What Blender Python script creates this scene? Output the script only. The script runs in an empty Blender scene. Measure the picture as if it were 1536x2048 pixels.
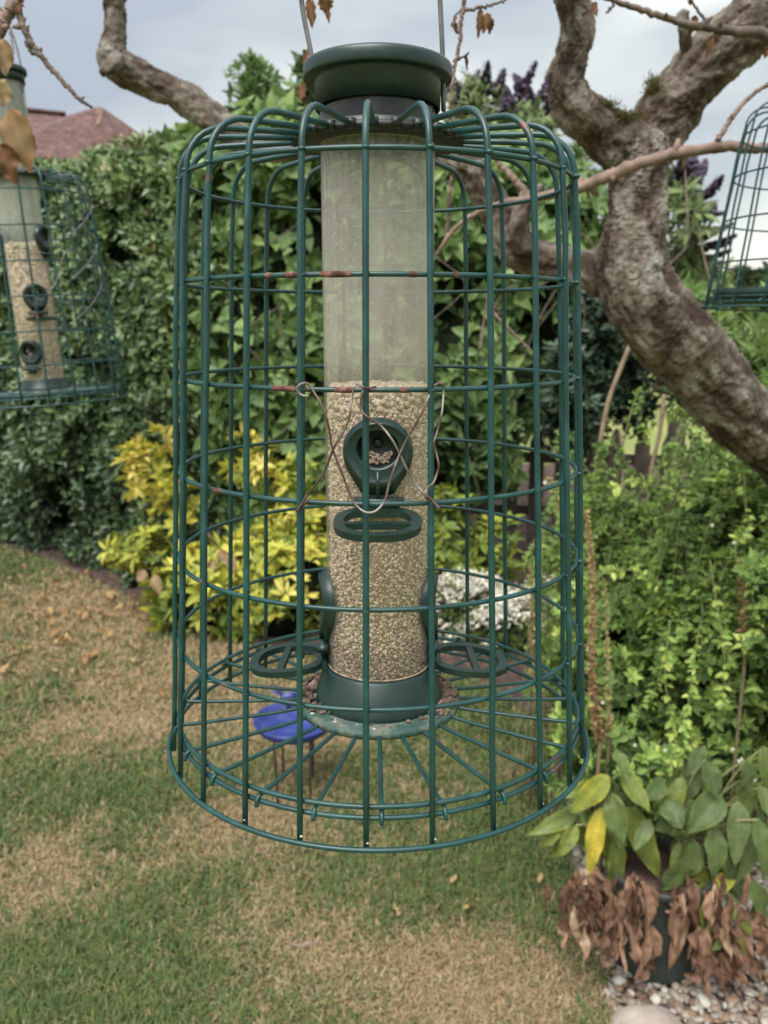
import bpy, math, random
import numpy as np
from mathutils import Vector, noise as mn
random.seed(7); rng = np.random.default_rng(7)
R_ = math.radians
S = bpy.context.scene
COL = S.collection
PI = math.pi

# ------------------------------------------------------------------ camera
TH = 0.2233; F = 1651.5; CZ = 1.5; D = 0.6
cd = bpy.data.cameras.new('camera'); cam = bpy.data.objects.new('camera', cd); COL.objects.link(cam)
cam.location = (0, 0, CZ); cam.rotation_euler = (PI/2-TH, 0, 0)
cd.sensor_fit = 'VERTICAL'; cd.sensor_height = 24; cd.lens = F/2048*24
cd.clip_start = .02; cd.clip_end = 800
cd.dof.use_dof = True; cd.dof.focus_distance = .50; cd.dof.aperture_fstop = 8
S.camera = cam

# ------------------------------------------------------------------ world, sun, exposure
SUN_EL, SUN_ROT = R_(58), R_(205)
W = bpy.data.worlds.new('World'); S.world = W; W.use_nodes = True
nt = W.node_tree; N = nt.nodes; L = nt.links
for n in list(N): N.remove(n)
out = N.new('ShaderNodeOutputWorld')
sky = N.new('ShaderNodeTexSky'); sky.sky_type = 'NISHITA'; sky.sun_disc = False
sky.sun_elevation = SUN_EL; sky.sun_rotation = SUN_ROT
bs = N.new('ShaderNodeBackground'); bs.inputs[1].default_value = .05; L.new(sky.outputs[0], bs.inputs[0])
tc = N.new('ShaderNodeTexCoord'); sep = N.new('ShaderNodeSeparateXYZ'); L.new(tc.outputs['Generated'], sep.inputs[0])
mp = N.new('ShaderNodeMapping'); mp.inputs['Scale'].default_value = (1.1, 1.1, 3.4); mp.inputs['Location'].default_value = (3.3, .4, .1)
L.new(tc.outputs['Generated'], mp.inputs[0])
nz = N.new('ShaderNodeTexNoise'); nz.inputs['Scale'].default_value = 1.5; nz.inputs['Detail'].default_value = 4; nz.inputs['Roughness'].default_value = .45
L.new(mp.outputs[0], nz.inputs['Vector'])
def ramp(nodes, stops, interp='LINEAR'):
    r = nodes.new('ShaderNodeValToRGB'); e = r.color_ramp.elements
    r.color_ramp.interpolation = interp
    while len(e) > 1: e.remove(e[0])
    e[0].position = stops[0][0]; e[0].color = (*stops[0][1], 1)
    for p, c in stops[1:]:
        k = e.new(p); k.color = (*c, 1)
    return r
rc = ramp(N, [(.42, (.40, .44, .50)), (.5, (.55, .59, .60)), (.58, (.82, .84, .81))])
L.new(nz.outputs[0], rc.inputs[0])
rz = ramp(N, [(0, (1.28, 1.2, 1.06)), (.06, (1.25, 1.2, 1.12)), (.15, (1.08, 1.09, 1.08)), (.35, (1.25, 1.25, 1.24)), (1, (2.7, 2.66, 2.58))])
L.new(sep.outputs['Z'], rz.inputs[0])
mul = N.new('ShaderNodeMix'); mul.data_type = 'RGBA'; mul.blend_type = 'MULTIPLY'; mul.inputs[0].default_value = 1
L.new(rc.outputs[0], mul.inputs[6]); L.new(rz.outputs[0], mul.inputs[7])
bc = N.new('ShaderNodeBackground'); bc.inputs[1].default_value = .315; L.new(mul.outputs[2], bc.inputs[0])
mx = N.new('ShaderNodeMixShader'); mx.inputs[0].default_value = .9
L.new(bs.outputs[0], mx.inputs[1]); L.new(bc.outputs[0], mx.inputs[2]); L.new(mx.outputs[0], out.inputs[0])
sl = bpy.data.lights.new('sun', 'SUN'); sl.energy = 1.5; sl.angle = R_(40); sl.color = (1, .965, .91)
so = bpy.data.objects.new('sun', sl); COL.objects.link(so)
_sd = Vector((math.sin(SUN_ROT)*math.cos(SUN_EL), math.cos(SUN_ROT)*math.cos(SUN_EL), math.sin(SUN_EL)))
so.rotation_euler = _sd.to_track_quat('Z', 'Y').to_euler()
vs = S.view_settings; vs.view_transform = 'Standard'; vs.look = 'None'; vs.gamma = 1; vs.exposure = 1.8; vs.use_curve_mapping = False
S.render.engine = 'CYCLES'
try:
    S.cycles.use_denoising = True; S.cycles.max_bounces = 8; S.cycles.transparent_max_bounces = 24
    S.cycles.caustics_reflective = False; S.cycles.caustics_refractive = False
except Exception: pass

# ------------------------------------------------------------------ geometry helpers
c_, s_ = math.cos(TH), math.sin(TH)
def ray(px, py):
    X = (px-768)/F; Y = -(py-1024)/F
    return np.array([X, Y*s_+c_, Y*c_-s_])
def P(px, py, d):
    r = ray(px, py); t = d/r[1]
    return np.array([0, 0, CZ])+r*t
def G(px, py, z=0.):
    r = ray(px, py); t = (z-CZ)/r[2]
    return np.array([0, 0, CZ])+r*t
def M(npx, px, py, d):                      # metres covered by npx pixels there
    r = ray(px, py); return npx*(d/r[1])/F
def fbm(p, o=3): return mn.fractal(Vector(p), 1.0, 2.0, o)

def link(name, me, mat=None, parent=None):
    o = bpy.data.objects.new(name, me); COL.objects.link(o)
    if mat is not None and me is not None: me.materials.append(mat)
    if parent is not None: o.parent = parent
    return o
def mk(name, V, faces, mat=None, parent=None, smooth=True, attrs=None):
    """V (n,3); faces: list of (m,k) int arrays"""
    V = np.asarray(V, dtype=np.float32)
    me = bpy.data.meshes.new(name)
    if not isinstance(faces, list): faces = [faces]
    fs = [np.asarray(f, dtype=np.int32) for f in faces if len(f)]
    me.vertices.add(len(V)); me.vertices.foreach_set('co', V.ravel())
    nl = sum(f.size for f in fs); nf = sum(len(f) for f in fs)
    me.loops.add(nl); me.loops.foreach_set('vertex_index', np.concatenate([f.ravel() for f in fs]))
    me.polygons.add(nf)
    tot = np.concatenate([np.full(len(f), f.shape[1], dtype=np.int32) for f in fs])
    st = np.concatenate([[0], np.cumsum(tot)[:-1]]).astype(np.int32)
    me.polygons.foreach_set('loop_start', st); me.polygons.foreach_set('loop_total', tot)
    me.polygons.foreach_set('use_smooth', np.full(nf, smooth))
    for k, a in (attrs or {}).items():
        at = me.attributes.new(k, 'FLOAT', 'POINT'); at.data.foreach_set('value', np.asarray(a, dtype=np.float32))
    me.update(calc_edges=True)
    return link(name, me, mat, parent)
class MB:
    def __init__(s): s.V = []; s.Q = []; s.T = []; s.n = 0; s.a = []
    def add(s, V, Q=None, T=None, a=0.):
        V = np.asarray(V, float)
        if Q is not None and len(Q): s.Q.append(np.asarray(Q)+s.n)
        if T is not None and len(T): s.T.append(np.asarray(T)+s.n)
        s.V.append(V); s.n += len(V); s.a.append(np.full(len(V), a)); return s
    def build(s, name, mat, parent=None, smooth=True):
        f = []
        if s.Q: f.append(np.concatenate(s.Q))
        if s.T: f.append(np.concatenate(s.T))
        return mk(name, np.concatenate(s.V), f, mat, parent, smooth, {'rnd': np.concatenate(s.a)})
def smooth_path(pts, n):
    """Catmull-Rom through pts (any columns), about n samples"""
    p = np.asarray(pts, float); m = len(p)
    q = np.vstack([2*p[0]-p[1], p, 2*p[-1]-p[-2]])
    o = []; k = max(2, int(n/(m-1)))
    for i in range(m-1):
        for t in np.linspace(0, 1, k, endpoint=False):
            a, b, c, d = q[i], q[i+1], q[i+2], q[i+3]
            o.append(.5*((2*b)+(-a+c)*t+(2*a-5*b+4*c-d)*t*t+(-a+3*b-3*c+d)*t**3))
    o.append(p[-1]); return np.array(o)
def tube(pts, r, seg=8, caps=True, closed=False, flat=1.):
    p = np.asarray(pts, float); n = len(p)
    r = np.full(n, r) if np.isscalar(r) else np.asarray(r, float)
    if closed: t = np.roll(p, -1, 0)-np.roll(p, 1, 0)
    else: t = np.gradient(p, axis=0)
    t /= np.linalg.norm(t, axis=1)[:, None]+1e-12
    u = np.zeros_like(p); ref = np.array([0, 0, 1.]) if abs(t[0, 2]) < .9 else np.array([1., 0, 0])
    u0 = np.cross(t[0], ref); u0 /= np.linalg.norm(u0)
    for i in range(n):
        u0 = u0-t[i]*np.dot(u0, t[i]); u0 /= np.linalg.norm(u0); u[i] = u0
    v = np.cross(t, u)
    a = np.linspace(0, 2*PI, seg, endpoint=False)
    V = p[:, None]+r[:, None, None]*(u[:, None]*np.cos(a)[None, :, None]+v[:, None]*np.sin(a)[None, :, None]*flat)
    V = V.reshape(-1, 3)
    m = n if closed else n-1
    i, j = np.meshgrid(np.arange(m), np.arange(seg), indexing='ij')
    i2 = (i+1) % n; j2 = (j+1) % seg
    Q = np.stack([i*seg+j, i*seg+j2, i2*seg+j2, i2*seg+j], -1).reshape(-1, 4)
    T = None
    if caps and not closed:
        V = np.vstack([V, p[0]-t[0]*r[0]*.5, p[-1]+t[-1]*r[-1]*.5]); k = n*seg
        jj = np.arange(seg)
        T = np.vstack([np.stack([jj, np.full(seg, k), (jj+1) % seg], -1)[:, ::-1][:, [0, 2, 1]],
                       np.stack([(n-1)*seg+jj, (n-1)*seg+(jj+1) % seg, np.full(seg, k+1)], -1)])
    return V, Q, T
def circle(r, z, n=72, c=(0, 0)):
    a = np.linspace(0, 2*PI, n, endpoint=False)
    return np.stack([c[0]+r*np.sin(a), c[1]-r*np.cos(a), z+0*a], -1)
def lathe(prof, seg=64, c=(0, 0, 0), close=False):
    """prof: list of (r,z)"""
    pr = np.asarray(prof, float); n = len(pr); a = np.linspace(0, 2*PI, seg, endpoint=False)
    V = np.stack([c[0]+pr[:, None, 0]*np.cos(a), c[1]+pr[:, None, 0]*np.sin(a), c[2]+pr[:, None, 1]+0*a], -1).reshape(-1, 3)
    m = n if close else n-1
    i, j = np.meshgrid(np.arange(m), np.arange(seg), indexing='ij')
    i2 = (i+1) % n; j2 = (j+1) % seg
    return V, np.stack([i*seg+j, i*seg+j2, i2*seg+j2, i2*seg+j], -1).reshape(-1, 4)
def box(cx, cy, cz, sx, sy, sz):
    V = np.array([[x, y, z] for x in (-.5, .5) for y in (-.5, .5) for z in (-.5, .5)])*[sx, sy, sz]+[cx, cy, cz]
    Q = [[0, 1, 3, 2], [4, 6, 7, 5], [0, 4, 5, 1], [2, 3, 7, 6], [0, 2, 6, 4], [1, 5, 7, 3]]
    return V, Q
def empty(name, loc=(0, 0, 0), rot=(0, 0, 0)):
    o = bpy.data.objects.new(name, None); COL.objects.link(o); o.location = loc; o.rotation_euler = rot
    o.empty_display_size = .05; return o
def tag(o, label=None, cat=None, group=None, kind=None):
    if label: o['label'] = label
    if cat: o['category'] = cat
    if group: o['group'] = group
    if kind: o['kind'] = kind
    return o

# ------------------------------------------------------------------ materials
def new_mat(name):
    m = bpy.data.materials.new(name); m.use_nodes = True
    return m, m.node_tree.nodes, m.node_tree.links, m.node_tree.nodes['Principled BSDF']
def noise_mat(name, stops, scale=5, rough=.6, detail=6, bump=0., bscale=None, spec=.5, stretch=(1, 1, 1), metal=0., bdist=.002, distort=0.):
    m, n, l, b = new_mat(name)
    t = n.new('ShaderNodeTexCoord'); mp = n.new('ShaderNodeMapping'); mp.inputs['Scale'].default_value = stretch
    l.new(t.outputs['Object'], mp.inputs[0])
    z = n.new('ShaderNodeTexNoise'); z.inputs['Scale'].default_value = scale; z.inputs['Detail'].default_value = detail; z.inputs['Distortion'].default_value = distort
    l.new(mp.outputs[0], z.inputs['Vector'])
    r = ramp(n, stops); l.new(z.outputs[0], r.inputs[0]); l.new(r.outputs[0], b.inputs['Base Color'])
    b.inputs['Roughness'].default_value = rough; b.inputs['Specular IOR Level'].default_value = spec; b.inputs['Metallic'].default_value = metal
    if bump:
        z2 = n.new('ShaderNodeTexNoise'); z2.inputs['Scale'].default_value = bscale or scale*3; z2.inputs['Detail'].default_value = 6
        l.new(mp.outputs[0], z2.inputs['Vector'])
        bp = n.new('ShaderNodeBump'); bp.inputs['Strength'].default_value = bump; bp.inputs['Distance'].default_value = bdist
        l.new(z2.outputs[0], bp.inputs['Height']); l.new(bp.outputs[0], b.inputs['Normal'])
    return m
def leaf_mat(name, stops, rough=.45, trans=.3, spec=.45, nscale=25., namt=.35, bump=0., bs_=110):
    """colour from the per-leaf 'rnd' attribute, mottled by noise; some light passes through"""
    m, n, l, b = new_mat(name)
    at = n.new('ShaderNodeAttribute'); at.attribute_name = 'rnd'
    t = n.new('ShaderNodeTexCoord'); z = n.new('ShaderNodeTexNoise'); z.inputs['Scale'].default_value = nscale; z.inputs['Detail'].default_value = 4
    l.new(t.outputs['Object'], z.inputs['Vector'])
    ma = n.new('ShaderNodeMath'); ma.operation = 'MULTIPLY_ADD'; ma.inputs[1].default_value = namt; ma.inputs[2].default_value = -namt/2
    l.new(z.outputs[0], ma.inputs[0])
    ad = n.new('ShaderNodeMath'); ad.operation = 'ADD'; ad.use_clamp = True; l.new(ma.outputs[0], ad.inputs[0]); l.new(at.outputs['Fac'], ad.inputs[1])
    r = ramp(n, stops); l.new(ad.outputs[0], r.inputs[0]); l.new(r.outputs[0], b.inputs['Base Color'])
    b.inputs['Roughness'].default_value = rough; b.inputs['Specular IOR Level'].default_value = spec
    if bump:
        zb = n.new('ShaderNodeTexVoronoi'); zb.inputs['Scale'].default_value = bs_; zb.feature = 'SMOOTH_F1'; l.new(t.outputs['Object'], zb.inputs['Vector'])
        bp = n.new('ShaderNodeBump'); bp.inputs['Strength'].default_value = bump; bp.inputs['Distance'].default_value = .004; l.new(zb.outputs['Distance'], bp.inputs['Height']); l.new(bp.outputs[0], b.inputs['Normal'])
    tr = n.new('ShaderNodeBsdfTranslucent'); l.new(r.outputs[0], tr.inputs[0])
    mixs = n.new('ShaderNodeMixShader'); mixs.inputs[0].default_value = trans
    l.new(b.outputs[0], mixs.inputs[1]); l.new(tr.outputs[0], mixs.inputs[2])
    l.new(mixs.outputs[0], n['Material Output'].inputs[0])
    return m

def green_metal():
    m, n, l, b = new_mat('green_coated_wire')
    t = n.new('ShaderNodeTexCoord')
    z = n.new('ShaderNodeTexNoise'); z.inputs['Scale'].default_value = 60; z.inputs['Detail'].default_value = 5; l.new(t.outputs['Object'], z.inputs['Vector'])
    r = ramp(n, [(.3, (0.003704, 0.02984, 0.0299)), (.6, (0.00635, 0.04821, 0.04892)), (.8, (0.01905, 0.08608, 0.08969))]); l.new(z.outputs[0], r.inputs[0])
    z2 = n.new('ShaderNodeTexNoise'); z2.inputs['Scale'].default_value = 19; z2.inputs['Detail'].default_value = 3; l.new(t.outputs['Object'], z2.inputs['Vector'])
    r2 = ramp(n, [(.69, (0, 0, 0)), (.73, (1, 1, 1))]); l.new(z2.outputs[0], r2.inputs[0])
    rust = ramp(n, [(.35, (.10, .032, .022)), (.7, (.22, .085, .06))]); l.new(z.outputs[0], rust.inputs[0])
    mx = n.new('ShaderNodeMix'); mx.data_type = 'RGBA'; l.new(r2.outputs[0], mx.inputs[0]); l.new(r.outputs[0], mx.inputs[6]); l.new(rust.outputs[0], mx.inputs[7])
    l.new(mx.outputs[2], b.inputs['Base Color'])
    rr = n.new('ShaderNodeMath'); rr.operation = 'MULTIPLY_ADD'; rr.inputs[1].default_value = .35; rr.inputs[2].default_value = .24
    l.new(z.outputs[0], rr.inputs[0]); l.new(rr.outputs[0], b.inputs['Roughness'])
    bp = n.new('ShaderNodeBump'); bp.inputs['Strength'].default_value = .25; bp.inputs['Distance'].default_value = .0006
    l.new(z.outputs[0], bp.inputs['Height']); l.new(bp.outputs[0], b.inputs['Normal'])
    return m
WIRE = green_metal()
def dusty(name, c1, c2, dust, lo=.58, hi=.75, rough=.35, scale=45):
    m, n, l, b = new_mat(name)
    t = n.new('ShaderNodeTexCoord')
    z = n.new('ShaderNodeTexNoise'); z.inputs['Scale'].default_value = scale; z.inputs['Detail'].default_value = 8; z.inputs['Roughness'].default_value = .65; l.new(t.outputs['Object'], z.inputs['Vector'])
    r = ramp(n, [(.3, c1), (lo-.04, c2), (hi, dust)]); l.new(z.outputs[0], r.inputs[0]); l.new(r.outputs[0], b.inputs['Base Color'])
    rr = n.new('ShaderNodeMath'); rr.operation = 'MULTIPLY_ADD'; rr.inputs[1].default_value = .5; rr.inputs[2].default_value = rough-.2; l.new(z.outputs[0], rr.inputs[0]); l.new(rr.outputs[0], b.inputs['Roughness'])
    return m
PLASTIC = dusty('dark_green_plastic', (0.004264, 0.01741, 0.01548), (0.007106, 0.02691, 0.02409), (0.03553, 0.06727, 0.06452), .66, .85, .34)
PLATE = dusty('dusty_green_plastic', (.014, .048, .040), (.03, .075, .064), (.20, .17, .13), .52, .68, .6, 60)
BLACKISH = noise_mat('black_plastic', [(.3, (.003, .004, .004)), (.7, (.007, .009, .009))], 40, .5)
STEEL = noise_mat('galvanised_wire', [(.3, (.10, .095, .095)), (.7, (.22, .21, .21))], 80, .35, metal=.7)
RUSTY = noise_mat('rusty_tie_wire', [(.38, (0.06, 0.03, 0.024)), (.5, (0.132, 0.084, 0.072)), (.62, (0.252, 0.234, 0.222))], 45, .55, metal=.3)
SHELL = noise_mat('bird_dropping', [(.3, (0.36, 0.36, 0.336)), (.7, (0.48, 0.48, 0.456))], 80, .7)

def clear_plastic(name, lo=.13, hi=.42, tint=(.985, .98, .95), film=(.56, .55, .46), zs=(-.05, -.02), keep=.18):
    m, n, l, b = new_mat(name)
    n.remove(b)
    t = n.new('ShaderNodeTexCoord'); mp = n.new('ShaderNodeMapping'); mp.inputs['Scale'].default_value = (1, 1, .16); l.new(t.outputs['Object'], mp.inputs[0])
    z = n.new('ShaderNodeTexNoise'); z.inputs['Scale'].default_value = 85; z.inputs['Detail'].default_value = 7; z.inputs['Roughness'].default_value = .6; l.new(mp.outputs[0], z.inputs['Vector'])
    z2 = n.new('ShaderNodeTexNoise'); z2.inputs['Scale'].default_value = 260; z2.inputs['Detail'].default_value = 4; z2.inputs['Roughness'].default_value = .7; l.new(t.outputs['Object'], z2.inputs['Vector'])
    r2 = ramp(n, [(.56, (0, 0, 0)), (.72, (1, 1, 1))]); l.new(z2.outputs[0], r2.inputs[0])
    mr = n.new('ShaderNodeMapRange'); mr.inputs['From Min'].default_value = .3; mr.inputs['From Max'].default_value = .72; mr.inputs['To Min'].default_value = lo; mr.inputs['To Max'].default_value = hi
    l.new(z.outputs[0], mr.inputs[0])
    ad = n.new('ShaderNodeMath'); ad.operation = 'MULTIPLY_ADD'; ad.inputs[1].default_value = .34; l.new(r2.outputs[0], ad.inputs[0]); l.new(mr.outputs[0], ad.inputs[2])
    lw = n.new('ShaderNodeLayerWeight'); lw.inputs[0].default_value = .22
    sz_ = n.new('ShaderNodeSeparateXYZ'); l.new(t.outputs['Object'], sz_.inputs[0])
    mz = n.new('ShaderNodeMapRange'); mz.inputs['From Min'].default_value = zs[0]; mz.inputs['From Max'].default_value = zs[1]; mz.inputs['To Min'].default_value = keep; mz.inputs['To Max'].default_value = 1
    l.new(sz_.outputs['Z'], mz.inputs[0]); mm_ = n.new('ShaderNodeMath'); mm_.operation = 'MULTIPLY'; l.new(mz.outputs[0], mm_.inputs[0]); l.new(ad.outputs[0], mm_.inputs[1]); ad = mm_
    ad2 = n.new('ShaderNodeMath'); ad2.operation = 'MULTIPLY_ADD'; ad2.use_clamp = True; ad2.inputs[1].default_value = .22; l.new(lw.outputs['Facing'], ad2.inputs[0]); l.new(ad.outputs[0], ad2.inputs[2])
    tr = n.new('ShaderNodeBsdfTransparent'); tr.inputs[0].default_value = (*tint, 1)
    df = n.new('ShaderNodeBsdfDiffuse'); df.inputs[0].default_value = (*film, 1)
    tl = n.new('ShaderNodeBsdfTranslucent'); tl.inputs[0].default_value = (*film, 1)
    m1 = n.new('ShaderNodeMixShader'); m1.inputs[0].default_value = .35; l.new(df.outputs[0], m1.inputs[1]); l.new(tl.outputs[0], m1.inputs[2])
    m2 = n.new('ShaderNodeMixShader'); l.new(ad2.outputs[0], m2.inputs[0]); l.new(tr.outputs[0], m2.inputs[1]); l.new(m1.outputs[0], m2.inputs[2])
    gl = n.new('ShaderNodeBsdfGlossy'); gl.inputs['Roughness'].default_value = .14
    lf = n.new('ShaderNodeLayerWeight'); lf.inputs[0].default_value = .5; pw = n.new('ShaderNodeMath'); pw.operation = 'POWER'; pw.inputs[1].default_value = 4; l.new(lf.outputs['Facing'], pw.inputs[0]); fr = n.new('ShaderNodeMath'); fr.operation = 'MULTIPLY_ADD'; fr.inputs[1].default_value = .55; fr.inputs[2].default_value = .05; l.new(pw.outputs[0], fr.inputs[0])
    m3 = n.new('ShaderNodeMixShader'); l.new(fr.outputs[0], m3.inputs[0]); l.new(m2.outputs[0], m3.inputs[1]); l.new(gl.outputs[0], m3.inputs[2])
    l.new(m3.outputs[0], n['Material Output'].inputs[0])
    return m
TUBE = clear_plastic('dusty_clear_plastic', .28, .50, keep=.34, tint=(.97, .955, .94), film=(.58, .545, .49))
TUBE2 = clear_plastic('milky_clear_plastic', .35, .6, film=(.52, .54, .47), zs=(.14, .2), keep=.25)
NECK = clear_plastic('dark_smudged_plastic', .08, .45, tint=(.75, .75, .75), film=(.09, .085, .085), zs=(-1, -.9))
SEED = leaf_mat('sunflower_hearts', [(0, (.36, .26, .195)), (.25, (.62, .49, .375)), (.6, (.74, .62, .49)), (1, (.88, .80, .64))], .6, .25, .15, 120, .3)
SEEDBED = noise_mat('seed_mass', [(.35, (.20, .14, .09)), (.5, (.42, .31, .2)), (.7, (.56, .44, .3))], 160, .8, bump=.8, bscale=220)
DIRT = noise_mat('damp_seed_dust', [(.35, (.05, .035, .025)), (.55, (.16, .11, .08)), (.75, (.30, .24, .18))], 140, .9, bump=.8, bscale=200)

# ------------------------------------------------------------------ leaf scattering
def leaf_t(w=.42, fold=.12, curl=.15, heart=False):
    ys = [0, .3, .62, .85, 1.0] if not heart else [0, .18, .5, .8, 1.0]
    ws = [.05, .9, .85, .45, 0.] if not heart else [.15, 1.0, .82, .36, 0.]
    V = []
    for y, k in zip(ys, ws):
        z = -curl*y*y
        if k == 0: V.append((0, y, z))
        else: V += [(-w/2*k, y-(.07 if heart and y == .18 else 0), z+fold*k*w), (0, y, z), (w/2*k, y-(.07 if heart and y == .18 else 0), z+fold*k*w)]
    T = []
    for i in range(3):
        a = 3*i; b = a+3
        T += [(a, a+1, b+1), (a, b+1, b), (a+1, a+2, b+2), (a+1, b+2, b+1)]
    T += [(9, 10, 12), (10, 11, 12)]
    return np.array(V, float), np.array(T)
def leaf_small(w=.45, fold=.15, curl=.15):
    V = np.array([(0, 0, 0), (-w/2, .45, fold*w), (0, .5, -curl*.25), (w/2, .45, fold*w), (0, 1, -curl)], float)
    return V, np.array([(0, 2, 1), (0, 3, 2), (1, 2, 4), (2, 3, 4)])
def norm(a): return a/(np.linalg.norm(a, axis=-1, keepdims=True)+1e-9)
def scatter(name, pts, ydir, zdir, size, tmpl, mat, parent=None, rnd=None, extra=None):
    V, T = tmpl; n = len(pts)
    y = norm(ydir); z = zdir-y*np.sum(zdir*y, 1)[:, None]; z = norm(z); x = np.cross(y, z)
    Rm = np.stack([x, y, z], 1)                        # rows
    A = np.einsum('kj,njc->nkc', V, Rm)*np.asarray(size)[:, None, None]+pts[:, None]
    k = len(V)
    TT = (T[None]+(np.arange(n)*k)[:, None, None]).reshape(-1, 3)
    if rnd is None: rnd = rng.random(n)
    return mk(name, A.reshape(-1, 3), [TT], mat, parent, False, {'rnd': np.repeat(rnd, k)})
def rosettes(sites, axes, k, spread, lsize, jit=.3):
    """whorls of k leaves round each axis -> pts, ydir, zdir, size, site index"""
    n = len(sites); axes = norm(axes)
    ref = np.where(np.abs(axes[:, 2:3]) < .9, np.array([[0, 0, 1.]]), np.array([[1., 0, 0]]))
    u = norm(np.cross(axes, ref)); v = np.cross(axes, u)
    ph = (np.arange(k)/k*2*PI)[None]+rng.random(n)[:, None]*6.28+rng.normal(0, .25, (n, k))
    sp = spread+rng.normal(0, .18, (n, k))
    rad = u[:, None]*np.cos(ph)[..., None]+v[:, None]*np.sin(ph)[..., None]
    yd = axes[:, None]*np.cos(sp)[..., None]+rad*np.sin(sp)[..., None]
    zd = axes[:, None]*np.sin(sp)[..., None]-rad*np.cos(sp)[..., None]
    sz = lsize*(1+rng.normal(0, .2, (n, k))+rng.normal(0, .22, (n, 1))).clip(.35, 1.8)
    pts = np.repeat(sites[:, None], k, 1)+yd*sz[..., None]*.08+rng.normal(0, lsize*jit*.3, (n, k, 3))
    idx = np.repeat(np.arange(n), k)
    return pts.reshape(-1, 3), yd.reshape(-1, 3), zd.reshape(-1, 3), sz.ravel(), idx
def ico(sub=1):
    t = (1+5**.5)/2
    V = [(-1, t, 0), (1, t, 0), (-1, -t, 0), (1, -t, 0), (0, -1, t), (0, 1, t), (0, -1, -t), (0, 1, -t), (t, 0, -1), (t, 0, 1), (-t, 0, -1), (-t, 0, 1)]
    Fc = [(0, 11, 5), (0, 5, 1), (0, 1, 7), (0, 7, 10), (0, 10, 11), (1, 5, 9), (5, 11, 4), (11, 10, 2), (10, 7, 6), (7, 1, 8), (3, 9, 4), (3, 4, 2), (3, 2, 6), (3, 6, 8), (3, 8, 9), (4, 9, 5), (2, 4, 11), (6, 2, 10), (8, 6, 7), (9, 8, 1)]
    V = [np.array(v)/np.linalg.norm(v) for v in V]
    for _ in range(sub):
        c = {}; nf = []
        def mid(a, b):
            k = (min(a, b), max(a, b))
            if k not in c: v = V[a]+V[b]; V.append(v/np.linalg.norm(v)); c[k] = len(V)-1
            return c[k]
        for a, b, d in Fc:
            x, y, z = mid(a, b), mid(b, d), mid(d, a); nf += [(a, x, z), (b, y, x), (d, z, y), (x, y, z)]
        Fc = nf
    return np.array(V), np.array(Fc)
def lumps(name, pts, sizes, mat, parent=None, sub=0, squash=(1, 1, 1), smooth=True, rnd=None, jag=.25):
    V0, T = ico(sub); n = len(pts); k = len(V0)
    A = np.repeat(V0[None], n, 0)
    sc = (1+rng.normal(0, .22, (n, 1, 3)))*np.array(squash)
    A = A*sc*(1+rng.normal(0, jag*.5, (n, k, 1)))
    q = norm(rng.normal(size=(n, 3))); q2 = norm(np.cross(q, rng.normal(size=(n, 3)))); q3 = np.cross(q, q2)
    if squash[2] < .99: # keep them lying
        a = rng.random(n)*6.28; q = np.stack([np.cos(a), np.sin(a), rng.normal(0, .15, n)], -1); q = norm(q); q3 = norm(np.stack([rng.normal(0, .2, n), rng.normal(0, .2, n), np.ones(n)], -1)); q2 = norm(np.cross(q3, q)); q = np.cross(q2, q3)
    A = np.einsum('nkc,ncd->nkd', A, np.stack([q, q2, q3], 1))*np.asarray(sizes)[:, None, None]+pts[:, None]
    TT = (T[None]+(np.arange(n)*k)[:, None, None]).reshape(-1, 3)
    if rnd is None: rnd = rng.random(n)
    return mk(name, A.reshape(-1, 3), [TT], mat, parent, smooth, {'rnd': np.repeat(rnd, k)})

# ================================================================== THE GROUND
BED = [(.47, .2), (.475, 1.2), (.485, 1.52), (.50, 1.75), (.51, 1.95), (.53, 2.3), (.56, 2.7), (.52, 3.05), (.38, 3.25), (.1, 3.38), (-.3, 3.5), (-.76, 3.75), (-1.1, 4.1), (-1.45, 4.42), (-2.0, 4.95), (-2.6, 5.45), (-3.4, 6.1), (-4.6, 7.0)]
_bx = np.array(BED)
def in_bed(x, y):
    """right of / beyond the lawn edge (vectorised)"""
    x = np.asarray(x); y = np.asarray(y)
    poly = np.vstack([_bx, [(-4.6, 30), (30, 30), (30, .2)]])
    ins = np.zeros(x.shape, bool); j = len(poly)-1
    for i in range(len(poly)):
        xi, yi = poly[i]; xj, yj = poly[j]
        c = ((yi > y) != (yj > y)) & (x < (xj-xi)*(y-yi)/(yj-yi+1e-12)+xi)
        ins ^= c; j = i
    return ins
FIELD = noise_mat('far_grass', [(.35, (.10, .13, .03)), (.6, (.22, .24, .07)), (.75, (.26, .26, .09))], .35, .9)
gm = MB(); V, Q = box(0, 150, -.06, 700, 700, .1); gm.add(V, Q)
tag(gm.build('ground', FIELD, None, False), kind='structure')
def spots(px, py): g = G(px, py); return g[0], g[1]
SPOT = [(350, 1850, .32, 1), (900, 1800, .2, .9), (120, 1620, .3, .8), (1000, 1480, .3, .9), (60, 1420, .35, .6), (600, 1720, .2, .5), (1000, 1650, .25, .6), (300, 1600, .3, .6), (1130, 1880, .14, .9), (1090, 1720, .2, .8), (20, 1990, .3, .5), (800, 1560, .25, .3), (760, 1960, .12, .4),
        (90, 1790, .22, -1.2), (470, 1690, .25, -1), (1000, 1960, .18, -1.3), (800, 2000, .16, -.9), (250, 1430, .4, -.9), (130, 1200, .5, -.9), (560, 1800, .12, -.7), (230, 1230, .5, -1.1), (420, 1500, .3, -.8), (950, 1560, .15, -.5), (180, 1700, .2, -.7), (620, 1930, .14, -.6), (400, 1330, .6, -.9), (560, 1640, .2, -.7)]
SPOT = [(*spots(a, b), r, v) for a, b, r, v in SPOT]
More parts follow.
